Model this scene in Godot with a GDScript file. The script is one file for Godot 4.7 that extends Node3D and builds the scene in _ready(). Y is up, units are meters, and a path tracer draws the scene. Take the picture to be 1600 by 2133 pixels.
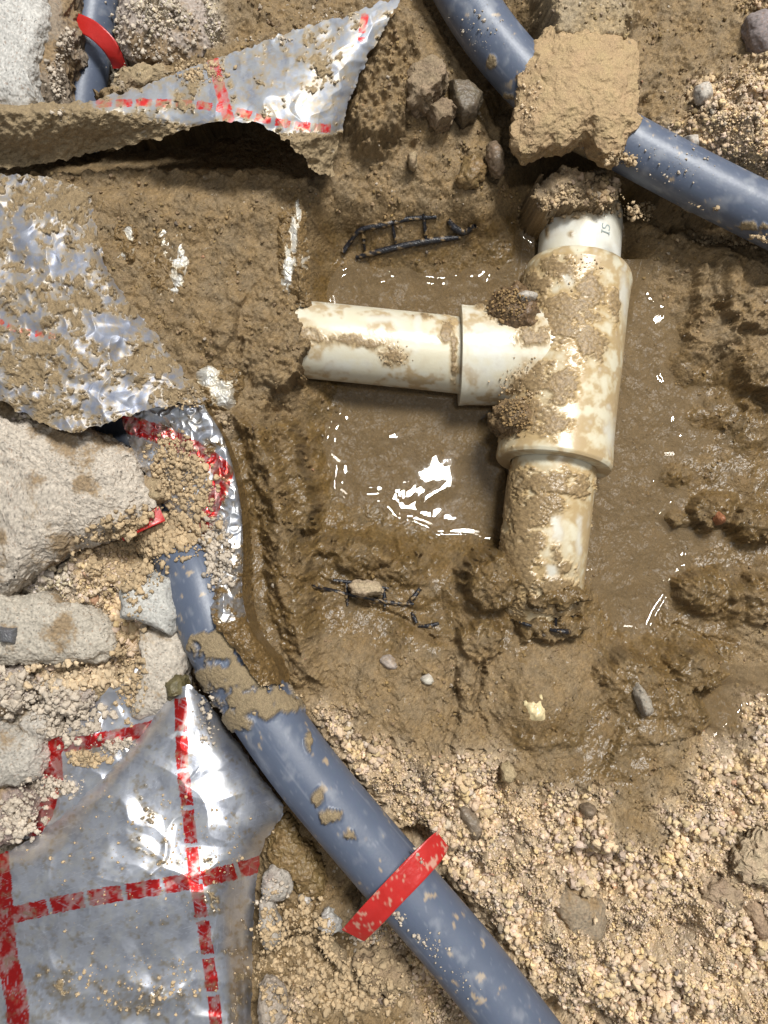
extends Node3D
# A muddy excavation seen from above: white pipe tee, grey-blue pipes, torn foil film, rubble and sand.
const D := 0.42            # camera height above the reference level, metres
const K := 4000.0          # survey pixels per metre at the reference level
var rng := RandomNumberGenerator.new()
var M := {}
var taken := {}

# ------------------------------------------------------------------ survey helpers
func pt(u: float, v: float, hmm: float) -> Vector3:
	var h := hmm * 0.001
	var k := (D - h) / D / K
	return Vector3((u - 800.0) * k, h, (v - 1066.5) * k)

func noise(seed_: int, freq: float, oct := 1, kind := FastNoiseLite.TYPE_SIMPLEX_SMOOTH) -> FastNoiseLite:
	var n := FastNoiseLite.new()
	n.seed = seed_
	n.frequency = freq
	n.noise_type = kind
	if oct > 1:
		n.fractal_type = FastNoiseLite.FRACTAL_FBM
		n.fractal_octaves = oct
		n.fractal_gain = 0.55
	else:
		n.fractal_type = FastNoiseLite.FRACTAL_NONE
	return n

func numbered(called: String) -> String:
	if not taken.has(called):
		taken[called] = 0
		return called
	taken[called] += 1
	return "%s_%03d" % [called, taken[called]]

func tag(o: Node3D, label: String, category: String, group := "", kind := "") -> Node3D:
	if label: o.set_meta("label", label)
	if category: o.set_meta("category", category)
	if group: o.set_meta("group", group)
	if kind: o.set_meta("kind", kind)
	return o

func thing(called: String, label: String, category: String, at := Vector3.ZERO, group := "") -> Node3D:
	var o := Node3D.new()
	o.name = numbered(called)
	add_child(o, true)
	o.position = at
	return tag(o, label, category, group)

func put(called: String, mesh: Mesh, parent: Node = self) -> MeshInstance3D:
	var o := MeshInstance3D.new()
	o.name = numbered(called) if parent == self else called
	o.mesh = mesh
	parent.add_child(o, true)
	if parent is Node3D and parent != self:
		o.position = -parent.position
	return o

# ------------------------------------------------------------------ materials
func noise_tex(seed_: int, freq: float, oct: int, size := 512, kind := FastNoiseLite.TYPE_SIMPLEX_SMOOTH, lo := 0.0, hi := 1.0) -> NoiseTexture2D:
	var t := NoiseTexture2D.new()
	t.width = size
	t.height = size
	t.seamless = true
	t.noise = noise(seed_, freq, oct, kind)
	if lo != 0.0 or hi != 1.0:
		var g := Gradient.new()
		g.set_color(0, Color(lo, lo, lo))
		g.set_color(1, Color(hi, hi, hi))
		t.color_ramp = g
	return t

func mat(called: String, rough: float, metal := 0.0, bump_cm := 0.0, tex: Texture2D = null, per_m := 14.0, tint: Texture2D = null) -> StandardMaterial3D:
	var m := StandardMaterial3D.new()
	m.resource_name = called
	m.vertex_color_use_as_albedo = true
	m.roughness = rough
	m.metallic = metal
	m.cull_mode = BaseMaterial3D.CULL_DISABLED
	if tex or tint:
		m.uv1_triplanar = true
		m.uv1_world_triplanar = true
		m.uv1_scale = Vector3.ONE * per_m
		m.uv1_triplanar_sharpness = 12.0
	if tex:
		m.heightmap_enabled = true
		m.heightmap_texture = tex
		m.heightmap_scale = bump_cm
	if tint:
		m.albedo_texture = tint
	return m

func make_materials() -> void:
	var grain := noise_tex(3, 0.035, 5)
	var fine := noise_tex(5, 0.09, 4)
	var crinkle := noise_tex(8, 0.012, 4, 512, FastNoiseLite.TYPE_SIMPLEX)
	var tint := noise_tex(12, 0.05, 5, 512, FastNoiseLite.TYPE_SIMPLEX_SMOOTH, 0.7, 1.0)
	var tint2 := noise_tex(14, 0.11, 3, 512, FastNoiseLite.TYPE_SIMPLEX_SMOOTH, 0.72, 1.0)
	M.soil_dry = mat("damp_soil", 0.74, 0.0, 0.06, grain, 20.0, tint2)
	M.soil_wet = mat("wet_soil", 0.33, 0.0, 0.05, grain, 18.0, tint)
	M.mud = mat("mud", 0.5, 0.0, 0.05, grain, 16.0, tint)
	M.wet = mat("wet_mud", 0.3, 0.0, 0.05, grain, 16.0, tint)
	M.dry = mat("dry_mud", 0.85, 0.0, 0.06, grain, 20.0, tint2)
	M.concrete = mat("concrete", 0.9, 0.0, 0.02, fine, 9.0, tint2)
	M.plastic = mat("grey_blue_plastic", 0.42, 0.0, 0.004, fine, 10.0)
	M.pvc = mat("white_plastic", 0.32, 0.0, 0.004, fine, 10.0)
	M.foil = mat("foil_film", 0.38, 0.88, 0.005, crinkle, 8.0)
	M.dull = mat("dull_foil_film", 0.5, 0.4, 0.01, crinkle, 10.0)
	M.crumb = mat("soil_crumbs", 0.92, 0.0, 0.018, grain, 30.0)
	M.tape = mat("red_tape", 0.3, 0.0, 0.02, crinkle, 14.0)
	M.net = mat("black_plastic", 0.35, 0.0, 0.03, fine, 20.0)
	M.steel = mat("painted_steel", 0.4, 0.3)
	var w := StandardMaterial3D.new()
	w.resource_name = "muddy_water"
	w.transparency = BaseMaterial3D.TRANSPARENCY_ALPHA
	w.albedo_color = Color(Color(0.24, 0.165, 0.085).linear_to_srgb(), 0.36)
	w.roughness = 0.03
	M.water = w
	var l := StandardMaterial3D.new()
	l.resource_name = "lamp_lens"
	l.albedo_color = Color(0.9, 0.9, 0.9)
	l.emission_enabled = true
	l.emission = Color(0.86, 0.94, 1.0)
	l.emission_energy_multiplier = 6.0
	M.lens = l

# ------------------------------------------------------------------ mesh builders
# A grid of points (i fast). mask >= 0.5 sends a triangle to the second material.
func grid_mesh(P: PackedVector3Array, C: PackedColorArray, ni: int, nj: int, wrap: bool, m0: Material, m1: Material = null, mask := PackedFloat32Array(), flip := false, uv := PackedVector2Array()) -> ArrayMesh:
	var N := PackedVector3Array()
	N.resize(ni * nj)
	for j in nj:
		var ja := maxi(j - 1, 0) * ni
		var jb := mini(j + 1, nj - 1) * ni
		for i in ni:
			var ia := i - 1
			var ib := i + 1
			if wrap:
				ia = posmod(ia, ni)
				ib = ib % ni
			else:
				ia = maxi(ia, 0)
				ib = mini(ib, ni - 1)
			var n := (P[jb + i] - P[ja + i]).cross(P[j * ni + ib] - P[j * ni + ia])
			if n.length_squared() < 1e-20:
				n = Vector3.UP
			n = n.normalized()
			N[j * ni + i] = -n if flip else n
	var I0 := PackedInt32Array()
	var I1 := PackedInt32Array()
	var two := m1 != null
	var w := ni if wrap else ni - 1
	if not two:
		I0.resize(w * (nj - 1) * 6)
	var k := 0
	for j in nj - 1:
		for i in w:
			var a := j * ni + i
			var b := j * ni + (i + 1) % ni
			var c := a + ni
			var d := b + ni
			if flip:
				var t := b
				b = c
				c = t
			if two:
				if mask[a] + mask[b] + mask[c] >= 1.5:
					I1.append_array([a, b, c])
				else:
					I0.append_array([a, b, c])
				if mask[d] + mask[b] + mask[c] >= 1.5:
					I1.append_array([b, d, c])
				else:
					I0.append_array([b, d, c])
			else:
				I0[k] = a
				I0[k + 1] = b
				I0[k + 2] = c
				I0[k + 3] = b
				I0[k + 4] = d
				I0[k + 5] = c
				k += 6
	var am := ArrayMesh.new()
	for q in 2:
		var I := I0 if q == 0 else I1
		if I.is_empty():
			continue
		var a := []
		a.resize(Mesh.ARRAY_MAX)
		a[Mesh.ARRAY_VERTEX] = P
		a[Mesh.ARRAY_NORMAL] = N
		a[Mesh.ARRAY_COLOR] = C
		if uv.size():
			a[Mesh.ARRAY_TEX_UV] = uv
		a[Mesh.ARRAY_INDEX] = I
		am.add_surface_from_arrays(Mesh.PRIMITIVE_TRIANGLES, a)
		am.surface_set_material(am.get_surface_count() - 1, m0 if q == 0 else m1)
	return am

func cr(a, b, c, d, t: float):
	return (b * 2.0 + (c - a) * t + (a * 2.0 - b * 5.0 + c * 4.0 - d) * t * t + (b * 3.0 - a - c * 3.0 + d) * t * t * t) * 0.5

func along(pts: Array, t: float):
	var n := pts.size()
	var f := clampf(t, 0.0, 1.0) * (n - 1)
	var i := mini(int(f), n - 2)
	return cr(pts[maxi(i - 1, 0)], pts[i], pts[i + 1], pts[mini(i + 2, n - 1)], f - i)

# distance (px) from (u, v) to a polyline and the length along it where that is
func seg_dist(u: float, v: float, line: Array) -> Vector2:
	var best := Vector2(1e9, 0)
	var run := 0.0
	var p := Vector2(u, v)
	for i in line.size() - 1:
		var a: Vector2 = line[i]
		var b: Vector2 = line[i + 1]
		var ab := b - a
		var l := ab.length()
		var t := clampf((p - a).dot(ab) / (l * l), 0.0, 1.0)
		var d := p.distance_to(a + ab * t)
		if d < best.x:
			best = Vector2(d, run + t * l)
		run += l
	return best

func vline(flat: Array) -> Array:
	var o := []
	for i in range(0, flat.size(), 2):
		o.append(Vector2(flat[i], flat[i + 1]))
	return o

# A tube swept along world points. colour(pos, s, angle) -> [Color, mud 0..1]; mud stands proud by its mask.
func tube(path: Array, rad: Array, seg: int, n: int, colour: Callable, m0: Material, m1: Material, smooth := true, mud_thick := 0.0008) -> ArrayMesh:
	var P := PackedVector3Array()
	var C := PackedColorArray()
	var mask := PackedFloat32Array()
	var up := Vector3.UP
	var np := path.size()
	for j in n + 1:
		var t := float(j) / n
		var f := t * (np - 1)
		var i := mini(int(f), np - 2)
		var c: Vector3
		var dir: Vector3
		if smooth:
			c = along(path, t)
			dir = (along(path, minf(t + 0.01, 1.0)) - along(path, maxf(t - 0.01, 0.0))).normalized()
		else:
			c = path[i].lerp(path[i + 1], f - i)
			dir = (path[np - 1] - path[0]).normalized()
		var r: float = lerpf(rad[i], rad[i + 1], f - i)
		var side := dir.cross(up).normalized()
		var top := side.cross(dir).normalized()
		for k in seg:
			var a := TAU * k / seg
			var nrm := side * cos(a) + top * sin(a)
			var pos := c + nrm * r
			var got: Array = colour.call(pos, t, a)
			P.append(pos + nrm * (got[1] * mud_thick))
			if nrm.y > 0.2: mark(pos)
			C.append(got[0])
			mask.append(got[1])
	return grid_mesh(P, C, seg, n + 1, true, m0, m1, mask, true)

# A film from a grid of control points [u, v, height mm]. look(u, v, s, t) -> [Color, mud 0..1]
func film(rows: Array, ni: int, nj: int, wrinkle_mm: float, seed_: int, look: Callable, jag := 6.0, m_mud: Material = null, folds := 0.005, m_foil: Material = null) -> ArrayMesh:
	var nw := noise(seed_, folds, 2)
	var ns := noise(seed_ + 5, folds * 1.6, 1)
	var nf := noise(seed_ + 1, 0.035, 2)
	var nk := noise(seed_ + 8, folds * 2.2, 1, FastNoiseLite.TYPE_CELLULAR)
	nk.cellular_return_type = FastNoiseLite.RETURN_DISTANCE2_SUB
	var nk2 := noise(seed_ + 9, folds * 5.0, 1, FastNoiseLite.TYPE_CELLULAR)
	nk2.cellular_return_type = FastNoiseLite.RETURN_DISTANCE2_SUB
	var ne := noise(seed_ + 2, 0.03, 3)
	var P := PackedVector3Array()
	var C := PackedColorArray()
	var mask := PackedFloat32Array()
	for j in nj:
		var t := float(j) / (nj - 1)
		var col := []
		var nc: int = rows[0].size()
		for q in nc:
			var line := []
			for r in rows:
				line.append(r[q])
			col.append(along(line, t))
		for i in ni:
			var s := float(i) / (ni - 1)
			var g: Vector3 = along(col, s)
			var e := minf(minf(s, 1.0 - s) * ni, minf(t, 1.0 - t) * nj)
			if e < 14.0:
				var k := jag * (1.0 - e / 14.0)
				g.x += ne.get_noise_2d(g.x, g.y) * k
				g.y += ne.get_noise_2d(g.y + 900.0, g.x) * k
			var w := nw.get_noise_2d(g.x, g.y)
			g.z += (0.35 - absf(w) * 1.3 + 0.5 * ns.get_noise_2d(g.y, g.x)) * wrinkle_mm + nf.get_noise_2d(g.x, g.y) * 0.05
			var kx := g.x + 26.0 * ns.get_noise_2d(g.x * 2.0, g.y * 2.0)
			g.z -= (nk.get_noise_2d(kx, g.y) * 1.0 + nk2.get_noise_2d(kx + 70.0, g.y) * 0.1) * minf(wrinkle_mm, 2.4)
			var got: Array = look.call(g.x, g.y, s, t)
			g.z += got[1] * (0.7 + 1.6 * nf.get_noise_2d(g.x * 0.9 + 50.0, g.y * 0.9) + 0.7 * ne.get_noise_2d(g.x * 2.6, g.y * 2.6))
			P.append(pt(g.x, g.y, g.z))
			mark(P[-1])
			C.append(got[0])
			mask.append(got[1])
	return grid_mesh(P, C, ni, nj, false, m_foil if m_foil else M.foil, m_mud if m_mud else M.dry, mask)

# A lump with a given outline seen from above (px at its top), a top height and a foot height in mm.
func lump(outline: Array, top_mm: float, foot_mm: float, mat_: Material, colour: Callable, seed_: int, rough_mm := 1.5, tilt := Vector2.ZERO, square := 5.0, dome := 0.15, res := 0.0006) -> ArrayMesh:
	var pts := vline(outline)
	var mid := Vector2.ZERO
	for p in pts: mid += p
	mid /= pts.size()
	var n := pts.size()
	var size := 0.0
	for p in pts: size = maxf(size, mid.distance_to(p))
	var nr := clampi(int(size / K / res), 7, 130)
	var high := top_mm - foot_mm
	var ns := clampi(int(high * 0.001 / res * 0.7), 4, 26)
	var nz := noise(seed_, 75.0, 4)
	var nc := noise(seed_ + 7, 260.0, 3)
	var nf := noise(seed_ + 3, 150.0, 1, FastNoiseLite.TYPE_CELLULAR)
	nf.cellular_return_type = FastNoiseLite.RETURN_DISTANCE2_SUB
	var no := noise(seed_ + 9, 0.8, 1)
	var nh := noise(seed_ + 11, 130.0, 3)
	var P := PackedVector3Array()
	var C := PackedColorArray()
	var c3 := pt(mid.x, mid.y, top_mm)
	var full := nr + ns
	for gj in range(-full, full + 1):
		for gi in range(-full, full + 1):
			var m := maxi(absi(gi), absi(gj))
			var phi := 0.0
			if m > 0:
				if absi(gi) >= absi(gj):
					phi = PI * 0.25 * gj / gi + (PI if gi < 0 else 0.0)
				else:
					phi = PI * 0.5 - PI * 0.25 * gi / gj + (PI if gj < 0 else 0.0)
			var f := fposmod(phi / TAU, 1.0) * n
			var a := int(f) % n
			var fr := f - int(f)
			var q: Vector2 = cr(pts[posmod(a - 1, n)], pts[a], pts[(a + 1) % n], pts[(a + 2) % n], fr) if square < 5.5 else pts[a].lerp(pts[(a + 1) % n], fr)
			q = mid + (q - mid) * (1.0 + 0.06 * no.get_noise_2d(cos(phi) * 2.0 + seed_, sin(phi) * 2.0))
			var r := 1.0 - pow(1.0 - minf(float(m) / nr, 1.0), 1.2)
			var edge := pt(q.x, q.y, top_mm)
			var pos := c3.lerp(edge, r)
			var away := Vector2(pos.x - c3.x, pos.z - c3.z).length() / (size / K)
			var y := top_mm + high * (dome * (1.0 - away * away) - 0.34 * pow(r, square)) + tilt.x * (pos.x - c3.x) * 1000.0 + tilt.y * (pos.z - c3.z) * 1000.0
			if m > nr:
				var s := float(m - nr) / ns
				y = lerpf(y, foot_mm, s)
				var out := (edge - c3)
				out.y = 0.0
				pos += out.normalized() * (sin(s * PI * 0.5) * 0.0012 - s * s * 0.002)
			pos.y = y * 0.001
			var d := nz.get_noise_3dv(pos) * rough_mm * 1.5 + nc.get_noise_3dv(pos) * rough_mm * 0.6 + (nf.get_noise_3dv(pos) + 0.6) * rough_mm * 0.35
			var dir := Vector3(pos.x - c3.x, 0, pos.z - c3.z).normalized() * pow(r, square) + Vector3.UP * (1.0 if m <= nr else 0.4)
			pos += dir.normalized() * d * 0.001
			pos.x += nh.get_noise_3dv(pos) * rough_mm * 0.0022 * r
			pos.z += nh.get_noise_3d(pos.z + 5.0, pos.x, pos.y) * rough_mm * 0.0022 * r
			P.append(pos)
			if m <= nr: mark(pos)
			C.append(colour.call(pos))
	return grid_mesh(P, C, 2 * full + 1, 2 * full + 1, false, mat_, null, PackedFloat32Array(), false)

# ------------------------------------------------------------------ colours (linear)
const WET := Color(0.205, 0.127, 0.05)
const MUD := Color(0.27, 0.175, 0.077)
const TAN := Color(0.43, 0.318, 0.19)
const SAND := Color(0.56, 0.43, 0.28)
const PALE := Color(0.60, 0.54, 0.465)
const NAVY := Color(0.092, 0.112, 0.160)
const SILVER := Color(0.66, 0.68, 0.75)
const RED := Color(0.44, 0.024, 0.02)
var n_spot := noise(71, 420.0, 3)
var n_blot := noise(72, 90.0, 3)
var n_grit := noise(73, 560.0, 2)
var n_cell := noise(74, 330.0, 1, FastNoiseLite.TYPE_CELLULAR)

func earthy(base: Color, spread := 0.22, grit := 0.2) -> Callable:
	return func(p: Vector3) -> Color:
		var k := 1.0 + n_blot.get_noise_3dv(p) * spread + n_spot.get_noise_3dv(p) * spread
		var g := n_grit.get_noise_3dv(p)
		if g > 0.5: k += grit * 1.4
		elif g < -0.55: k -= grit
		return Color(base.r * k, base.g * k * (1.0 + 0.05 * n_blot.get_noise_3d(p.z, p.x, p.y)), base.b * k)

# concrete: pale paste with dark and rusty specks; stain = share of brown soil stuck to it
func concrete(base: Color, stain := 0.0) -> Callable:
	return func(p: Vector3) -> Color:
		var k := 1.0 + n_blot.get_noise_3dv(p) * 0.12 + n_spot.get_noise_3dv(p) * 0.16
		var c := Color(base.r * k, base.g * k, base.b * k)
		var g := n_grit.get_noise_3dv(p)
		if g > 0.5: c = c.lerp(Color(0.09, 0.085, 0.08), 0.7)
		elif g < -0.5: c = c.lerp(Color(0.34, 0.2, 0.12), 0.6)
		if stain > 0.0:
			var s := smoothstep(0.66 - stain, 0.95 - stain, n_blot.get_noise_3d(p.x * 0.35 + 3.0, p.y * 0.35, p.z * 0.35) * 0.8 + 0.5 + n_spot.get_noise_3dv(p) * 0.2)
			c = c.lerp(Color(0.36, 0.24, 0.12) * (0.9 + 0.3 * n_spot.get_noise_3dv(p)), s * 0.85)
		c.a = 1.0
		return c

# ------------------------------------------------------------------ ground
# Heights in mm and soil kind at every 100 px of the survey: W wet mud, M mud, S sand, C pale dust, P pit bottom
const SURVEY := [
	"-8C -6C -44C -6C -4C -6M -6M -8M -10M -26M -26M -12M -4S -2M -3M -3M -2S",
	"-8C -6C -44C -8C -8C -12M -12M -12M -10M -18M -30M -24M -14M -6M -7M -5M 0S",
	"-12C -12C -48C -50C -52M -54M -48M -24M -10M -14M -28W -30M -26M -10M -8M -4S 0S",
	"-50M -52M -56M -58M -58M -56M -44M -20M -18M -20M -24M -34W -34W -26M -10S -3S 0S",
	"-12M -12M -12M -12M -12M -13M -14M -24M -26M -26M -28M -36M -40M -40W -34M -26M -14M",
	"-9M -9M -9M -10M -10M -12M -17M -44W -42W -42W -44W -50W -54M -46W -36M -30M -22M",
	"-7M -8M -9M -11M -11M -13M -22M -54P -54P -55P -55P -55P -55P -45W -39M -30M -24M",
	"-7M -7M -8M -10M -12M -13M -20M -52P -54P -56P -58P -58P -56P -45W -42W -35M -29M",
	"-9M -9M -9M -12M -13M -16M -28M -50P -54P -55P -57P -58P -56P -45W -42W -40W -32M",
	"-16C -16C -16C -13C -10S -16W -36W -51P -53P -54P -56P -58P -54P -45W -43W -40W -38W",
	"-16C -16C -14C -10S -9S -15W -32W -50P -52P -53P -55P -56P -50P -45W -42W -38W -38W",
	"-16C -16C -12S -7S -9S -15W -26W -42P -46P -50P -54P -54P -48P -45W -43W -41W -39W",
	"-16C -13C -9S -9S -16S -15W -19W -27W -29W -31W -29W -34W -40W -45W -43W -39W -38W",
	"-16C -13S -9S -9S -18S -15W -15W -23W -26W -24W -23W -26W -30W -44W -38W -36W -33M",
	"-14C -10S -8S -9S -18S -12M -13M -14M -12M -14M -17M -13M -14M -27W -29W -31W -31M",
	"-10C -8C -9C -10C -12M -22M -15M -9S -6M -7M -12M -7W -9W -11W -14W -29W -18S",
	"-10C -10C -10C -10C -12M -22M -22M -10S -4S 0S -4S -3M -4W -5W -6M -8S 0S",
	"-12C -12C -12C -12C -14M -18M -22M -22M -10S -2S 0S 0S 0S -2M 0S 0S 1S",
	"-12C -12C -12C -12C -14M -16M -18M -22M -22M -12S -1S 1S 0S 1S 1S 1S 2S",
	"-12C -12C -12C -12C -14M -16M -14M -16M -20S -20S -7S 1S 2S 1S 1S 2S 2S",
	"-12C -12C -12C -12C -14M -15M -11M -11M -12S -20S -20S -7S 1S 2S 2S 2S 3S",
	"-12C -12C -12C -12C -14M -14M -9S -9M -9M -14S -20S -20S -7S 2S 2S 3S 3S",
	"-12C -12C -12C -12C -14M -14M -9S -9M -9M -12M -18S -20S -12S -3S 2S 3S 3S"]
const NC := 17
const NRW := 23
# per kind: colour, roughness, granular share, relief share
const KIND := {"W": [0.200, 0.128, 0.053, 0.38, 0.07, 0.6], "M": [0.272, 0.184, 0.090, 0.62, 0.18, 0.85], "S": [0.57, 0.43, 0.275, 0.9, 1.0, 1.3], "C": [0.54, 0.46, 0.355, 0.9, 0.85, 1.2], "P": [0.185, 0.116, 0.043, 0.35, 0.02, 0.85]}
var HT := PackedFloat32Array()
var AT := []
const GX := 0.262
const GZ := 0.335
const CELL := 0.00075
var gnx := 0
var gnz := 0
var GH := PackedFloat32Array()
var GG := PackedFloat32Array()
var GCOL := PackedColorArray()
var TOP := PackedFloat32Array()   # highest thing over each cell, for what is strewn on it

func read_survey() -> void:
	for k in 6:
		AT.append(PackedFloat32Array())
	for line in SURVEY:
		for e in line.split(" "):
			HT.append(float(e.left(-1)))
			var kd: Array = KIND[e.right(1)]
			for k in 6:
				AT[k].append(kd[k])

func macro(u: float, v: float) -> float:
	var x := clampf(u * 0.01, 0.0, NC - 1.001)
	var y := clampf(v * 0.01, 0.0, NRW - 1.001)
	var i := int(x)
	var j := int(y)
	var fx := x - i
	var fy := y - j
	var col := [0.0, 0.0, 0.0, 0.0]
	for q in 4:
		var b := clampi(j - 1 + q, 0, NRW - 1) * NC
		col[q] = cr(HT[b + maxi(i - 1, 0)], HT[b + i], HT[b + mini(i + 1, NC - 1)], HT[b + mini(i + 2, NC - 1)], fx)
	return cr(col[0], col[1], col[2], col[3], fy)

func ground_at(x: float, z: float) -> float:
	var i := clampi(int((x + GX) / CELL), 0, gnx - 1)
	var j := clampi(int((z + GZ) / CELL), 0, gnz - 1)
	return GH[j * gnx + i]

func mark(p: Vector3, reach := 1) -> void:
	var a := int((p.x + GX) / CELL)
	var b := int((p.z + GZ) / CELL)
	for j in range(maxi(b - reach, 0), mini(b + reach + 1, gnz)):
		for i in range(maxi(a - reach, 0), mini(a + reach + 1, gnx)):
			if TOP[j * gnx + i] < p.y: TOP[j * gnx + i] = p.y

# raise the soil to a top height inside an outline
func stamp(outline: Array, top_mm: float, soft_mm: float, rough_mm: float, dome_mm := 0.0, tone := []) -> void:
	var poly := PackedVector2Array()
	for p in vline(outline):
		var w := pt(p.x, p.y, top_mm)
		poly.append(Vector2(w.x, w.z))
	var lo := poly[0]
	var hi := poly[0]
	for p in poly:
		lo = lo.min(p)
		hi = hi.max(p)
	var n := poly.size()
	var pad := 0.006
	for j in range(clampi(int((lo.y - pad + GZ) / CELL), 0, gnz - 1), clampi(int((hi.y + pad + GZ) / CELL), 0, gnz - 1) + 1):
		for i in range(clampi(int((lo.x - pad + GX) / CELL), 0, gnx - 1), clampi(int((hi.x + pad + GX) / CELL), 0, gnx - 1) + 1):
			var p := Vector2(i * CELL - GX, j * CELL - GZ)
			var d := 1e9
			for k in n:
				var a := poly[k]
				var ab := poly[(k + 1) % n] - a
				var t := clampf((p - a).dot(ab) / maxf(ab.length_squared(), 1e-12), 0.0, 1.0)
				d = minf(d, p.distance_squared_to(a + ab * t))
			d = sqrt(d)
			if not Geometry2D.is_point_in_polygon(p, poly):
				d = -d
			d += n_blot.get_noise_2d(p.x, p.y) * 0.004 + n_spot.get_noise_2d(p.x, p.y) * 0.0012
			if d > 0.0:
				var o := j * gnx + i
				var rel := rough_mm * (n_blot.get_noise_2d(p.x * 1.3 + 2.0, p.y * 1.3) + 0.45 * n_spot.get_noise_2d(p.x * 0.7 + 4.0, p.y * 0.7) + 0.16 * n_grit.get_noise_2d(p.x * 0.5, p.y * 0.5))
				var want := (top_mm + rel + dome_mm * smoothstep(0.0, 0.014, d)) * 0.001
				if want > GH[o]:
					var k := smoothstep(0.0, soft_mm * 0.001, d)
					GH[o] = lerpf(GH[o], want, k)
					if tone.size():
						GCOL[o] = GCOL[o].lerp(Color(tone[0], tone[1], tone[2]), k)
						GG[o] = lerpf(GG[o], tone[3], k)

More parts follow.
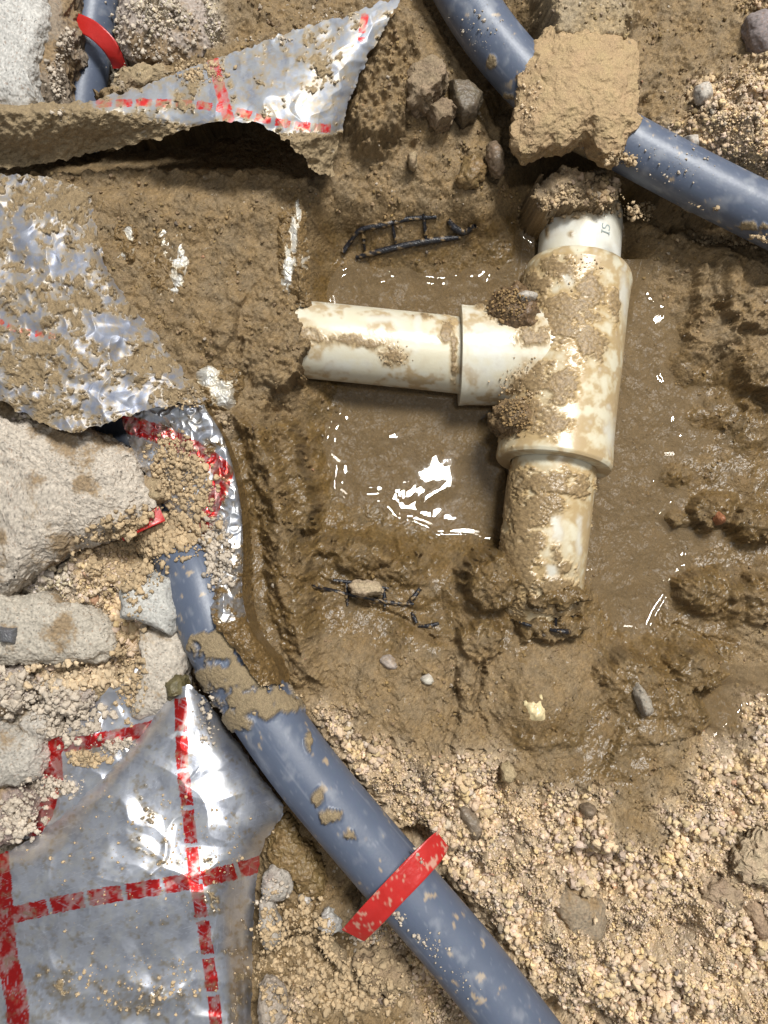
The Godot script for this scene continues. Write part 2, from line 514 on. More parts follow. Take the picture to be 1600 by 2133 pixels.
# mud shaped by hand around the pipes: [top mm, softness mm, roughness mm, dome mm, outline px]
const STAMPS := [
	[-3, 6, 1.6, 0, [170, 170, 330, 118, 430, 78, 530, 48, 640, 16, 720, -10, 730, 60, 690, 130, 620, 140, 530, 160, 430, 186, 330, 210, 180, 222]],  # soil bank added unseen under the flap to shut light out of the hollow
	[8, 12, 1.6, 2, [1110, -90, 1350, -90, 1345, 110, 1270, 120, 1120, 100], [0.4, 0.3, 0.175, 0.2]],
	[-3, 13, 1.6, 0, [405, 850, 450, 870, 492, 930, 520, 1040, 530, 1150, 540, 1250, 570, 1330, 596, 1440, 690, 1450, 672, 1330, 660, 1200, 640, 1100, 612, 960, 560, 860, 480, 830]],
	[-17, 4, 2.4, 3, [1100, 412, 1116, 360, 1170, 334, 1250, 338, 1300, 380, 1302, 430, 1250, 446, 1200, 440, 1150, 448, 1114, 440], [0.31, 0.22, 0.125, 0.5]],
	[-10, 4, 2.6, 2, [950, 1390, 980, 1376, 1004, 1400, 1000, 1470, 980, 1506, 956, 1496, 946, 1440]],
	[-13, 4, 3.0, 3, [946, 1312, 990, 1292, 1054, 1306, 1060, 1352, 1030, 1380, 980, 1384, 948, 1352]],
	[-4, 7, 5, 4, [735, 70, 800, 10, 862, 20, 880, 90, 862, 150, 866, 220, 840, 280, 790, 312, 740, 306, 712, 250, 734, 170]],
	[-15, 2.5, 2.2, 0, [-90, 362, 120, 352, 260, 344, 420, 348, 560, 352, 640, 372, 637, 480, 628, 580, 622, 640, 640, 690, 646, 730, 628, 770, 600, 805, 560, 830, 545, 870, 500, 890, 440, 860, 330, 700, 200, 620, -90, 560]],
	[-11, 4, 3, 3, [500, 690, 560, 655, 612, 648, 644, 676, 654, 722, 640, 756, 622, 790, 580, 815, 520, 802, 490, 760]],
	[-12, 3, 2.4, 2, [405, 690, 440, 660, 490, 660, 500, 690, 470, 716, 430, 716]],
	[-17, 5, 2.6, 4, [540, 880, 590, 850, 630, 900, 640, 980, 668, 1050, 664, 1100, 610, 1130, 570, 1090, 550, 1000]],
	[-21, 4, 1.0, 5, [690, 1150, 730, 1122, 790, 1126, 832, 1156, 820, 1188, 760, 1198, 704, 1188]],
	[-20, 4, 0.8, 4, [636, 1130, 668, 1112, 702, 1120, 708, 1146, 680, 1170, 646, 1160]],
	[-24, 4, 1.6, 4, [800, 1180, 840, 1150, 880, 1150, 884, 1190, 850, 1226, 812, 1220]],
	[-10, 5, 2.4, 6, [962, 1186, 1000, 1146, 1040, 1140, 1086, 1160, 1104, 1210, 1090, 1262, 1040, 1288, 986, 1272, 958, 1230]],
	[-6, 4, 2.0, 4, [1090, 1236, 1150, 1214, 1210, 1208, 1236, 1226, 1238, 1262, 1190, 1282, 1130, 1280, 1092, 1268]],
	[-14, 4, 2.4, 3, [1060, 1290, 1130, 1276, 1226, 1276, 1236, 1320, 1180, 1346, 1090, 1340]],
	[-32, 4, 3, 5, [1436, 1062, 1456, 1034, 1490, 1022, 1524, 1036, 1530, 1072, 1512, 1104, 1472, 1110, 1442, 1094]],
	[-29, 4, 3, 5, [1526, 1072, 1566, 1042, 1620, 1046, 1660, 1090, 1620, 1136, 1560, 1134, 1526, 1106]],
	[-31, 4, 3, 6, [1404, 1222, 1436, 1190, 1480, 1184, 1518, 1204, 1528, 1246, 1496, 1282, 1450, 1286, 1414, 1260]],
	[-27, 4, 3, 5, [1536, 1232, 1570, 1196, 1640, 1200, 1660, 1270, 1610, 1310, 1552, 1296]],
	[-27, 3, 3, 4, [1448, 562, 1476, 536, 1500, 566, 1496, 622, 1480, 660, 1456, 654, 1452, 600]],
	[-20, 3, 3, 4, [1516, 602, 1550, 586, 1600, 606, 1660, 640, 1660, 696, 1590, 690, 1536, 680, 1512, 652]],
	[-33, 4, 3, 5, [1430, 692, 1470, 668, 1514, 672, 1522, 712, 1492, 744, 1454, 748, 1430, 722]],
	[-22, 3, 3, 4, [1546, 732, 1590, 706, 1660, 712, 1660, 850, 1600, 832, 1556, 804, 1540, 764]],
	[-36, 3, 2.4, 4, [1470, 840, 1500, 826, 1540, 850, 1560, 880, 1510, 880]],
	[-37, 3, 2.4, 3, [1385, 980, 1415, 970, 1424, 1000, 1400, 1014]],
	[-37, 3, 2.4, 3, [1388, 1070, 1420, 1060, 1428, 1096, 1400, 1104]],
	[-16, 5, 2.6, 3, [1390, 1370, 1450, 1350, 1520, 1370, 1516, 1440, 1470, 1460, 1400, 1430]],
	[-12, 6, 2.2, 3, [1240, 1380, 1320, 1350, 1390, 1390, 1480, 1470, 1500, 1510, 1460, 1540, 1340, 1540, 1230, 1470]]]

# visit the fine ground cells within reach of a polyline: f(index, distance m, t along)
func near_line(line: Array, reach: float, f: Callable) -> void:
	for s in line.size() - 1:
		var a: Vector3 = line[s]
		var b: Vector3 = line[s + 1]
		var i0 := clampi(int((minf(a.x, b.x) - reach + GX) / CELL), 0, gnx - 1)
		var i1 := clampi(int((maxf(a.x, b.x) + reach + GX) / CELL), 0, gnx - 1)
		var j0 := clampi(int((minf(a.z, b.z) - reach + GZ) / CELL), 0, gnz - 1)
		var j1 := clampi(int((maxf(a.z, b.z) + reach + GZ) / CELL), 0, gnz - 1)
		var a2 := Vector2(a.x, a.z)
		var ab := Vector2(b.x, b.z) - a2
		var l2 := maxf(ab.length_squared(), 1e-9)
		for j in range(j0, j1 + 1):
			for i in range(i0, i1 + 1):
				var p := Vector2(i * CELL - GX, j * CELL - GZ) - a2
				var t := clampf(p.dot(ab) / l2, 0.0, 1.0)
				var d := p.distance_to(ab * t)
				if d < reach:
					f.call(j * gnx + i, d, lerpf(a.y, b.y, t))

func on_ground(flat: Array) -> Array:
	var o := []
	for p in vline(flat):
		o.append(pt(p.x, p.y, macro(p.x, p.y)))
	return o

# cracks: [width mm, depth mm, px polyline]
const CRACKS := [
	[2.5, 7, [940, 1380, 952, 1440, 948, 1500, 930, 1560, 945, 1600, 940, 1680]],
	[2.2, 7, [1000, 1330, 1005, 1400, 985, 1470, 1010, 1520]],
	[1.8, 5, [1290, 1520, 1270, 1580, 1240, 1640, 1235, 1690]],
	[1.6, 4, [1040, 1650, 1100, 1700, 1190, 1720, 1260, 1690]],
	[2.8, 8, [1550, 1800, 1590, 1745, 1620, 1700]],
	[2.4, 7, [1460, 1850, 1500, 1825, 1555, 1800]],
	[3.0, 9, [1190, 1860, 1250, 1850, 1290, 1850]],
	[2.2, 6, [960, 1900, 990, 1960, 1010, 2020, 1060, 2090, 1110, 2120]],
	[2.2, 7, [1310, 2050, 1325, 2090, 1330, 2140]],
	[2.0, 5, [1150, 1700, 1185, 1745, 1200, 1790, 1180, 1850]],
	[1.4, 4, [1420, 1660, 1400, 1700, 1415, 1750]],
	[2.0, 5, [1390, 1390, 1430, 1400, 1460, 1430]],
	[1.6, 3.5, [1380, 1350, 1410, 1300, 1470, 1330, 1530, 1340]],
	[1.6, 3, [1320, 1560, 1380, 1550, 1420, 1545, 1450, 1530]],
	[2.0, 4, [520, 700, 500, 720, 440, 700, 415, 690]],
	[2.0, 5, [480, 780, 520, 795, 560, 790, 600, 775]],
	[1.4, 4, [495, 640, 500, 670, 495, 700]],
	[2.0, 5, [540, 900, 560, 890, 575, 860, 600, 840]],
	[1.8, 4, [600, 1130, 612, 1175, 640, 1195]],
	[1.8, 5, [660, 1200, 760, 1260, 840, 1290, 900, 1330, 950, 1340]],
	[1.8, 5, [560, 1880, 600, 1930, 640, 1935]],
	[2.2, 6, [540, 1990, 600, 1960, 640, 1950, 680, 1990, 690, 2030]],
	[2.2, 6, [545, 2090, 600, 2070, 640, 2060, 660, 2100]],
	[1.5, 4, [1350, 1640, 1365, 1610, 1400, 1600]],
	[1.8, 5, [1500, 560, 1490, 640, 1530, 660]],
	[1.8, 5, [1475, 560, 1468, 620, 1480, 660]],
	[1.8, 4, [740, 300, 800, 310, 860, 300, 900, 290]],
	[1.6, 3.5, [800, 130, 840, 180, 830, 240]],
	[1.4, 4, [290, 1180, 270, 1250, 262, 1300]],
	[2.0, 6, [360, 930, 365, 980, 360, 1030, 300, 1045]],
	[1.6, 4, [1330, 215, 1345, 205, 1360, 195]],
	[2.4, 7, [1420, 300, 1480, 330, 1540, 360]],
	[1.6, 4, [1020, 420, 1060, 400, 1100, 380]],
]
# soft mounds and hollows: [u, v, ru, rv, mm]
const MOUNDS := [
	[560, 740, 95, 80, 5], [450, 690, 60, 45, 4], [590, 990, 60, 110, 7], [560, 900, 40, 40, 4], [690, 1150, 60, 38, 6], [780, 1155, 70, 45, 7],
	[860, 1170, 40, 40, 6], [1030, 1215, 75, 75, 6], [1170, 1250, 60, 35, 5], [770, 170, 50, 120, 7], [700, 420, 60, 50, 4], [1000, 430, 60, 40, 5],
	[1490, 1060, 45, 35, 7], [1570, 1090, 45, 45, 7], [1470, 1230, 60, 45, 9], [1560, 1250, 50, 45, 7], [1480, 700, 50, 45, 8], [1560, 760, 55, 70, 8],
	[1440, 760, 40, 40, 5], [1500, 860, 60, 30, 4], [1570, 900, 40, 40, 4], [1405, 1080, 25, 20, 4], [1400, 990, 30, 25, 4], [1430, 1390, 80, 55, 6],
	[1330, 1400, 80, 60, 5], [1140, 1480, 90, 70, 3], [880, 1340, 60, 50, 4], [1400, 1490, 90, 60, 4], [1500, 590, 40, 60, 8], [1580, 640, 40, 40, 8],
	[900, 1290, 50, 40, -4], [930, 1880, 45, 40, -12], [870, 1740, 30, 25, -12], [1210, 2115, 60, 30, -10], [1240, 1800, 60, 35, -7], [1400, 1920, 50, 50, -7],
	[1180, 1770, 30, 25, -5], [570, 2110, 40, 20, -9], [1350, 460, 70, 30, -8], [1500, 480, 90, 30, -8], [1050, 250, 50, 60, -8], [1020, 1640, 30, 60, -4],
	[1440, 1425, 22, 12, -9], [1530, 1450, 60, 30, -5], [1480, 1535, 30, 14, -7], [600, 1890, 60, 50, 5], [590, 1760, 50, 70, 6], [1120, 1490, 55, 55, 4],
	[300, 60, 80, 70, 5], [350, 960, 40, 50, 6], [330, 1120, 80, 40, 6], [1480, 300, 90, 60, 5], [1570, 200, 60, 70, 6], [1060, 2000, 60, 60, 6], [1300, 1750, 70, 40, 5],
	[1500, 1900, 70, 60, 6], [1440, 2040, 90, 60, 6], [1150, 1960, 60, 50, 6], [960, 1590, 60, 50, 5], [1370, 1820, 60, 50, 4]]

func make_ground(pipes: Array) -> void:
	gnx = int(2 * GX / CELL) + 1
	gnz = int(2 * GZ / CELL) + 1
	# coarse lattice
	var step := 0.003
	var lx := int(2 * GX / step) + 3
	var lz := int(2 * GZ / step) + 3
	var nwarp := noise(11, 14.0, 3)
	var nwarp2 := noise(12, 14.0, 3)
	var L := []
	for k in 7:
		var a := PackedFloat32Array()
		a.resize(lx * lz)
		L.append(a)
	for j in lz:
		for i in lx:
			var x := i * step - GX
			var z := j * step - GZ
			var h := -12.0
			var u := 0.0
			var v := 0.0
			for it in 7:
				var k := K * D / (D - h * 0.001)
				u = 800.0 + x * k
				v = 1066.5 + z * k
				h = lerpf(h, macro(u, v), 0.65)
			var q := j * lx + i
			L[0][q] = h
			var wu := clampf((u + nwarp.get_noise_2d(x, z) * 62.0) * 0.01, 0.0, NC - 1.001)
			var wv := clampf((v + nwarp2.get_noise_2d(x, z) * 62.0) * 0.01, 0.0, NRW - 1.001)
			var a := int(wu)
			var b := int(wv)
			var fx := smoothstep(0.15, 0.85, wu - a)
			var fy := smoothstep(0.15, 0.85, wv - b)
			for k in 6:
				var t: PackedFloat32Array = AT[k]
				L[k + 1][q] = lerpf(lerpf(t[b * NC + a], t[b * NC + a + 1], fx), lerpf(t[(b + 1) * NC + a], t[(b + 1) * NC + a + 1], fx), fy)
	GH.resize(gnx * gnz)
	GG.resize(gnx * gnz)
	GCOL.resize(gnx * gnz)
	var AMP := PackedFloat32Array()
	AMP.resize(gnx * gnz)
	var ratio := CELL / step
	for j in gnz:
		var y := j * ratio
		var b := int(y)
		var fy := y - b
		for i in gnx:
			var x := i * ratio
			var a := int(x)
			var fx := x - a
			var q := b * lx + a
			var w0 := (1.0 - fx) * (1.0 - fy)
			var w1 := fx * (1.0 - fy)
			var w2 := (1.0 - fx) * fy
			var w3 := fx * fy
			var o := j * gnx + i
			GH[o] = (L[0][q] * w0 + L[0][q + 1] * w1 + L[0][q + lx] * w2 + L[0][q + lx + 1] * w3) * 0.001
			GCOL[o] = Color(L[1][q] * w0 + L[1][q + 1] * w1 + L[1][q + lx] * w2 + L[1][q + lx + 1] * w3,
				L[2][q] * w0 + L[2][q + 1] * w1 + L[2][q + lx] * w2 + L[2][q + lx + 1] * w3,
				L[3][q] * w0 + L[3][q + 1] * w1 + L[3][q + lx] * w2 + L[3][q + lx + 1] * w3)
			GG[o] = L[5][q] * w0 + L[5][q + 1] * w1 + L[5][q + lx] * w2 + L[5][q + lx + 1] * w3
			AMP[o] = L[6][q] * w0 + L[6][q + 1] * w1 + L[6][q + lx] * w2 + L[6][q + lx + 1] * w3
	# mounds
	for m in MOUNDS:
		var c := pt(m[0], m[1], macro(m[0], m[1]))
		var rx: float = m[2] / K * 1.5
		var rz: float = m[3] / K * 1.5
		for j in range(clampi(int((c.z - rz + GZ) / CELL), 0, gnz - 1), clampi(int((c.z + rz + GZ) / CELL), 0, gnz - 1) + 1):
			for i in range(clampi(int((c.x - rx + GX) / CELL), 0, gnx - 1), clampi(int((c.x + rx + GX) / CELL), 0, gnx - 1) + 1):
				var dx := (i * CELL - GX - c.x) / rx
				var dz := (j * CELL - GZ - c.z) / rz
				var wob := 0.22 * n_blot.get_noise_2d(i * CELL * 0.7, j * CELL * 0.7)
				var d := sqrt(dx * dx + dz * dz) * (1.0 + wob) + wob * 0.6
				if d < 1.0:
					GH[j * gnx + i] += float(m[4]) * 0.001 * smoothstep(1.0, 0.35, d)
	# relief
	var n1 := noise(21, 38.0, 3)
	var n2 := noise(22, 120.0, 4)
	var n3 := noise(23, 420.0, 3)
	var n4 := noise(24, 260.0, 1, FastNoiseLite.TYPE_CELLULAR)
	n4.cellular_return_type = FastNoiseLite.RETURN_DISTANCE
	var n5 := noise(25, 75.0, 2)
	for j in gnz:
		var z := j * CELL - GZ
		for i in gnx:
			var x := i * CELL - GX
			var o := j * gnx + i
			var am := AMP[o]
			var gr := GG[o]
			var b2 := n2.get_noise_2d(x, z)
			b2 = lerpf(b2, n2.get_noise_2d(x * 0.8 + z * 0.25 + 3.0, z * 0.4) * 1.1, clampf(1.0 - gr * 6.0, 0.0, 0.5))
			var rid := absf(n5.get_noise_2d(x, z))
			var h := n1.get_noise_2d(x, z) * (3.0 + 4.5 * gr) + b2 * (1.3 + 0.9 * minf(gr * 3.0, 1.0)) + n3.get_noise_2d(x, z) * (0.3 + 0.6 * minf(gr * 2.0, 1.0)) - smoothstep(0.08, 0.0, rid) * (0.4 + 5.4 * gr)
			if gr > 0.1:
				h += gr * (-n4.get_noise_2d(x, z)) * 1.7
			GH[o] += (h * am + n_grit.get_noise_2d(x, z) * 0.22) * 0.001
	# cracks
	for c in CRACKS:
		var wd: float = c[0] * 0.001
		var dp: float = c[1] * 0.001
		near_line(on_ground(c[2]), wd * 2.6, func(o: int, d: float, _y: float) -> void:
			var e := d + n_spot.get_noise_1d(o * 0.00021) * wd * 0.5 + n3.get_noise_2d((o % gnx) * CELL, (o / gnx) * CELL) * wd * 0.9
			GH[o] -= dp * smoothstep(wd * 1.5, wd * 0.3, e) * 0.5)
	# room for the pipes
	for p in pipes:
		var r: float = p[1]
		near_line(p[0], r + 0.02, func(o: int, d: float, y: float) -> void:
			var lim := y - r * float(p[2]) + maxf(0.0, d - r * 0.98) * 1.3 + maxf(0.0, r - d) * 0.0
			if GH[o] > lim: GH[o] = lim + (GH[o] - lim) * 0.06)
	for st in STAMPS:
		stamp(st[4], st[0], st[1], st[2], st[3], st[5] if st.size() > 5 else [])
	TOP = GH.duplicate()
	# mesh
	var P := PackedVector3Array()
	P.resize(gnx * gnz)
	for j in gnz:
		var z := j * CELL - GZ
		for i in gnx:
			var o := j * gnx + i
			var x := i * CELL - GX
			P[o] = Vector3(x, GH[o], z)
			var c := GCOL[o]
			var k := 1.0 + n_blot.get_noise_2d(x, z) * 0.28 + n_spot.get_noise_2d(x, z) * 0.3
			var g := n_grit.get_noise_2d(x, z)
			var rust := n_blot.get_noise_2d(x * 0.6 + 7.0, z * 0.6)
			if g > 0.48: k += 0.3
			elif g < -0.5: k -= 0.25
			GCOL[o] = Color(c.r * k * (1.0 + 0.06 * rust), c.g * k, c.b * k * (1.0 - 0.14 * rust))
	# wet and dry patches of the soil
	var wetness := PackedFloat32Array()
	wetness.resize(gnx * gnz)
	for jj in gnz:
		for ii in gnx:
			var x := ii * CELL
			var z := jj * CELL
			var q := int(z / step) * lx + int(x / step)
			wetness[jj * gnx + ii] = 1.0 if L[4][q] + 0.34 * n_blot.get_noise_2d(x * 0.8, z * 0.8) + 0.22 * n_spot.get_noise_2d(x, z) < 0.40 else 0.0
	var g := put("ground", grid_mesh(P, GCOL, gnx, gnz, false, M.soil_dry, M.soil_wet, wetness))
	g.set_meta("kind", "structure")
	# the soil goes on around the surveyed part
	var far := 4.0
	for s in [[-far, -GX + 0.01, -far, far], [GX - 0.01, far, -far, far], [-GX + 0.01, GX - 0.01, -far, -GZ + 0.01], [-GX + 0.01, GX - 0.01, GZ - 0.01, far]]:
		var n := 60
		var Q := PackedVector3Array()
		var CC := PackedColorArray()
		for j in n:
			for i in n:
				var x := lerpf(s[0], s[1], float(i) / (n - 1))
				var z := lerpf(s[2], s[3], float(j) / (n - 1))
				Q.append(Vector3(x, -0.03 + 0.03 * n1.get_noise_2d(x * 0.06, z * 0.06) + 0.012 * smoothstep(0.3, 1.0, maxf(absf(x), absf(z))), z))
				CC.append(MUD.lerp(SAND, 0.4 + 0.6 * n_blot.get_noise_2d(x * 0.1, z * 0.1)))
		put("ground", grid_mesh(Q, CC, n, n, false, M.dry)).set_meta("kind", "structure")

# standing water up to a level inside a px rectangle; it creeps up the mud at its shore
func make_water(called: String, label: String, level_mm: float, r: Array, seed_: int) -> void:
	var a := pt(r[0], r[1], level_mm)
	var b := pt(r[2], r[3], level_mm)
	var c := 0.0011
	var ni := int((b.x - a.x) / c)
	var nj := int((b.z - a.z) / c)
	var lvl := level_mm * 0.001
	var nr := noise(seed_, 24.0, 2)
	var idx := PackedInt32Array()
	idx.resize(ni * nj)
	var P := PackedVector3Array()
	var deep := PackedFloat32Array()
	for j in nj:
		for i in ni:
			var x := a.x + i * c
			var z := a.z + j * c
			var g := 0.0
			for q in [[0, 0], [1, 0], [-1, 0], [0, 1], [0, -1], [1, 1], [-1, 1], [1, -1], [-1, -1], [2, 0], [-2, 0], [0, 2], [0, -2]]:
				g += ground_at(x + q[0] * 0.002, z + q[1] * 0.002)
			g /= 13.0
			var dp := lvl - g
			var y := lvl + 0.0012 * exp(-maxf(dp, 0.0) / 0.001) + nr.get_noise_2d(x, z) * 0.00006
			P.append(Vector3(x, y, z))
			deep.append(dp)
	var am := ArrayMesh.new()
	var st := SurfaceTool.new()
	st.begin(Mesh.PRIMITIVE_TRIANGLES)
	st.set_smooth_group(0)
	for j in nj - 1:
		for i in ni - 1:
			var q := j * ni + i
			if maxf(maxf(deep[q], deep[q + 1]), maxf(deep[q + ni], deep[q + ni + 1])) < -0.0018:
				continue
			for k in [q, q + 1, q + ni, q + 1, q + ni + 1, q + ni]:
				st.add_vertex(P[k])
	st.index()
	st.generate_normals()
	am = st.commit()
	am.surface_set_material(0, M.water)
	var w := put(called, am)
	w.set_meta("kind", "structure")
	w.set_meta("label", label)

# ------------------------------------------------------------------ loose crumbs
func crumb_mesh(seed_: int) -> ArrayMesh:
	var sm := SphereMesh.new()
	sm.radius = 1.0
	sm.height = 2.0
	sm.radial_segments = 7 if seed_ % 2 else 15
	sm.rings = 4 if seed_ % 2 else 9
	var a := sm.get_mesh_arrays()
	var v: PackedVector3Array = a[Mesh.ARRAY_VERTEX]
	var n := noise(seed_, 0.9, 3)
	for i in v.size():
		var p := v[i]
		var s := 1.0 + 0.95 * n.get_noise_3dv(p)
		v[i] = Vector3(p.x * 1.1, p.y * 0.82, p.z * 0.95) * s
	var b := []
	b.resize(Mesh.ARRAY_MAX)
	b[Mesh.ARRAY_VERTEX] = v
	b[Mesh.ARRAY_INDEX] = a[Mesh.ARRAY_INDEX]
	var am := ArrayMesh.new()
	am.add_surface_from_arrays(Mesh.PRIMITIVE_TRIANGLES, b)
	var st := SurfaceTool.new()
	st.create_from(am, 0)
	if seed_ % 2:
		st.deindex()
	st.generate_normals()
	am = st.commit()
	am.surface_set_material(0, M.crumb)
	return am

func scatter(called: String, label: String, xf: Array, cols: Array) -> void:
	var sets := [[], [], [], []]
	for i in xf.size():
		sets[i % 4].append(i)
	for k in 4:
		var mm := MultiMesh.new()
		mm.transform_format = MultiMesh.TRANSFORM_3D
		mm.use_colors = true
		mm.mesh = crumb_mesh(500 + k)
		mm.instance_count = sets[k].size()
		for i in sets[k].size():
			mm.set_instance_transform(i, xf[sets[k][i]])
			mm.set_instance_color(i, cols[sets[k][i]])
		var o := MultiMeshInstance3D.new()
		o.name = numbered(called)
		o.multimesh = mm
		add_child(o, true)
		tag(o, label, "", "", "stuff")

func crumb_xf(p: Vector3, r: float) -> Transform3D:
	var b := Basis.from_euler(Vector3(rng.randf() * TAU, rng.randf() * TAU, rng.randf() * TAU))
	return Transform3D(b.scaled(Vector3.ONE * r * rng.randf_range(0.85, 1.2)), p)

func make_crumbs() -> void:
	var xf := []
	var cols := []
	var clump := noise(91, 42.0, 3)
	var size_n := noise(92, 22.0, 2)
	var n := 0
	while n < 620000 and xf.size() < 220000:
		n += 1
		var x := rng.randf_range(-0.245, 0.245)
		var z := rng.randf_range(-0.315, 0.315)
		var i := clampi(int((x + GX) / CELL), 0, gnx - 1)
		var j := clampi(int((z + GZ) / CELL), 0, gnz - 1)
		var o := j * gnx + i
		var cl := clump.get_noise_2d(x, z)
		var g := GG[o] + cl * 0.35
		if rng.randf() > g * g * 0.85 or TOP[o] > GH[o] + 0.0005:
			continue
		var coarse := clampf(0.62 + 0.9 * size_n.get_noise_2d(x, z), 0.28, 1.2)
		var r := 0.00028 + 0.0019 * coarse * pow(rng.randf(), 4.2)
		if rng.randf() < 0.006 * coarse: r *= 1.6
		if GG[o] < 0.5: r = minf(r, 0.0009)
		var base := GCOL[o]
		var k := rng.randf_range(0.82, 1.2) if GG[o] > 0.5 else rng.randf_range(0.75, 1.0)
		var w := rng.randf_range(0.85, 1.2)
		var c := Color(base.r * k, base.g * k, base.b * k * w)
		var q := rng.randf()
		if q < 0.05: c = c.lerp(PALE, 0.45)
		elif q < 0.058: c = c.lerp(Color(0.1, 0.09, 0.085), 0.7)
		elif q < 0.064: c = c.lerp(Color(0.4, 0.2, 0.12), 0.7)
		cols.append(c)
		xf.append(crumb_xf(Vector3(x, GH[o] + r * rng.randf_range(-0.2, 0.7) + (rng.randf() * 0.006 * maxf(cl, 0.0) if g > 0.7 else 0.0), z), r))
	scatter("gravel", "loose sandy crumbs and grit lying over the dug soil", xf, cols)
	# dust and bits strewn over things: [u, v, ru, rv, count, size mm, colour]
	xf = []
	cols = []
	for e in STREWN:
		for k in int(e[4] * (1.1 if e[6] == 0 else 1.8)):
			var a := rng.randf() * TAU
			var d := sqrt(rng.randf()) * (1.0 if rng.randf() < 0.7 else 1.5)
			var u: float = e[0] + cos(a) * d * e[2]
			var v: float = e[1] + sin(a) * d * e[3]
			var p := pt(u, v, 0.0)
			for it in 3:
				p = pt(u, v, TOP[clampi(int((p.z + GZ) / CELL), 0, gnz - 1) * gnx + clampi(int((p.x + GX) / CELL), 0, gnx - 1)] * 1000.0)
			var r: float = e[5] * 0.001 * (0.2 + 0.85 * pow(rng.randf(), 4.0))
			p.y += r * 0.25
			var col: Color = [Color(0.46, 0.39, 0.31), TAN, SAND, MUD][e[6]]
			var f := rng.randf_range(0.8, 1.25)
			cols.append(Color(col.r * f, col.g * f, col.b * f))
			xf.append(crumb_xf(p, r))
	scatter("debris", "dust and small bits strewn over pipes, foil and rubble", xf, cols)

const STREWN := [
	[815, 1915, 26, 16, 150, 1.2, 0], [880, 1975, 40, 30, 90, 0.8, 0], [770, 1950, 40, 14, 160, 1.6, 0], [870, 1790, 16, 16, 40, 1.0, 0], [940, 2040, 60, 30, 50, 0.6, 0],
	[455, 1170, 26, 50, 260, 1.5, 0], [440, 1110, 30, 30, 160, 1.3, 0], [400, 1010, 40, 60, 380, 1.6, 1], [355, 960, 40, 50, 260, 1.5, 1], [330, 1110, 90, 40, 650, 2.0, 1], [250, 1170, 70, 60, 600, 2.0, 1],
	[230, 1180, 60, 30, 300, 1.8, 1], [270, 1380, 26, 90, 300, 1.6, 1], [150, 1410, 90, 20, 420, 2.0, 2], [60, 1440, 80, 40, 420, 2.2, 0], [150, 1500, 60, 40, 300, 2.0, 0], [110, 1640, 50, 18, 220, 1.6, 0], [180, 1580, 34, 14, 140, 1.6, 1],
	[40, 1700, 40, 40, 300, 1.8, 0], [240, 1555, 30, 16, 90, 1.4, 0], [130, 170, 26, 60, 260, 1.2, 0], [150, 90, 20, 24, 120, 1.2, 0], [225, 110, 12, 26, 60, 0.9, 0], [330, 60, 90, 70, 320, 1.3, 0],
	[420, 150, 50, 20, 120, 1.2, 1], [1100, 210, 20, 60, 60, 0.8, 2], [1000, 60, 50, 40, 60, 0.7, 0], [1400, 340, 80, 40, 80, 0.6, 0], [1290, 340, 30, 20, 80, 1.2, 1], [1380, 440, 80, 14, 220, 1.2, 1], [1530, 500, 80, 12, 200, 1.2, 1],
	[1200, 420, 70, 24, 260, 1.3, 1], [1060, 630, 40, 30, 160, 0.9, 3], [1080, 860, 40, 34, 160, 0.9, 3], [1200, 560, 60, 30, 80, 0.6, 1], [1090, 800, 50, 40, 120, 0.7, 1], [820, 740, 30, 20, 60, 0.6, 1],
	[300, 1780, 200, 140, 120, 0.7, 1], [430, 1760, 100, 60, 60, 0.8, 1], [300, 2050, 160, 60, 120, 0.9, 1], [540, 1450, 60, 30, 120, 1.0, 1], [700, 30, 60, 14, 60, 0.8, 0], [560, 85, 60, 8, 50, 0.8, 0], [390, 830, 40, 20, 80, 0.7, 1],
	[430, 1500, 20, 60, 60, 1.2, 0], [560, 1990, 30, 100, 200, 1.6, 1], [640, 1940, 60, 60, 300, 1.6, 1], [700, 2050, 100, 60, 500, 2.0, 1], [560, 1860, 30, 30, 40, 1.0, 0]]

# ------------------------------------------------------------------ set pieces
func blotch(u: float, v: float, list: Array) -> float:
	var m := 0.0
	for e in list:
		var dx: float = (u - e[0]) / e[2]
		var dy: float = (v - e[1]) / e[3]
		m = maxf(m, 1.2 - sqrt(dx * dx + dy * dy))
	return m

# the survey pixel of a world point: where marks noted on the survey lie on a surface
func px(p: Vector3) -> Vector2:
	var k := K * D / (D - p.y)
	return Vector2(800.0 + p.x * k, 1066.5 + p.z * k)

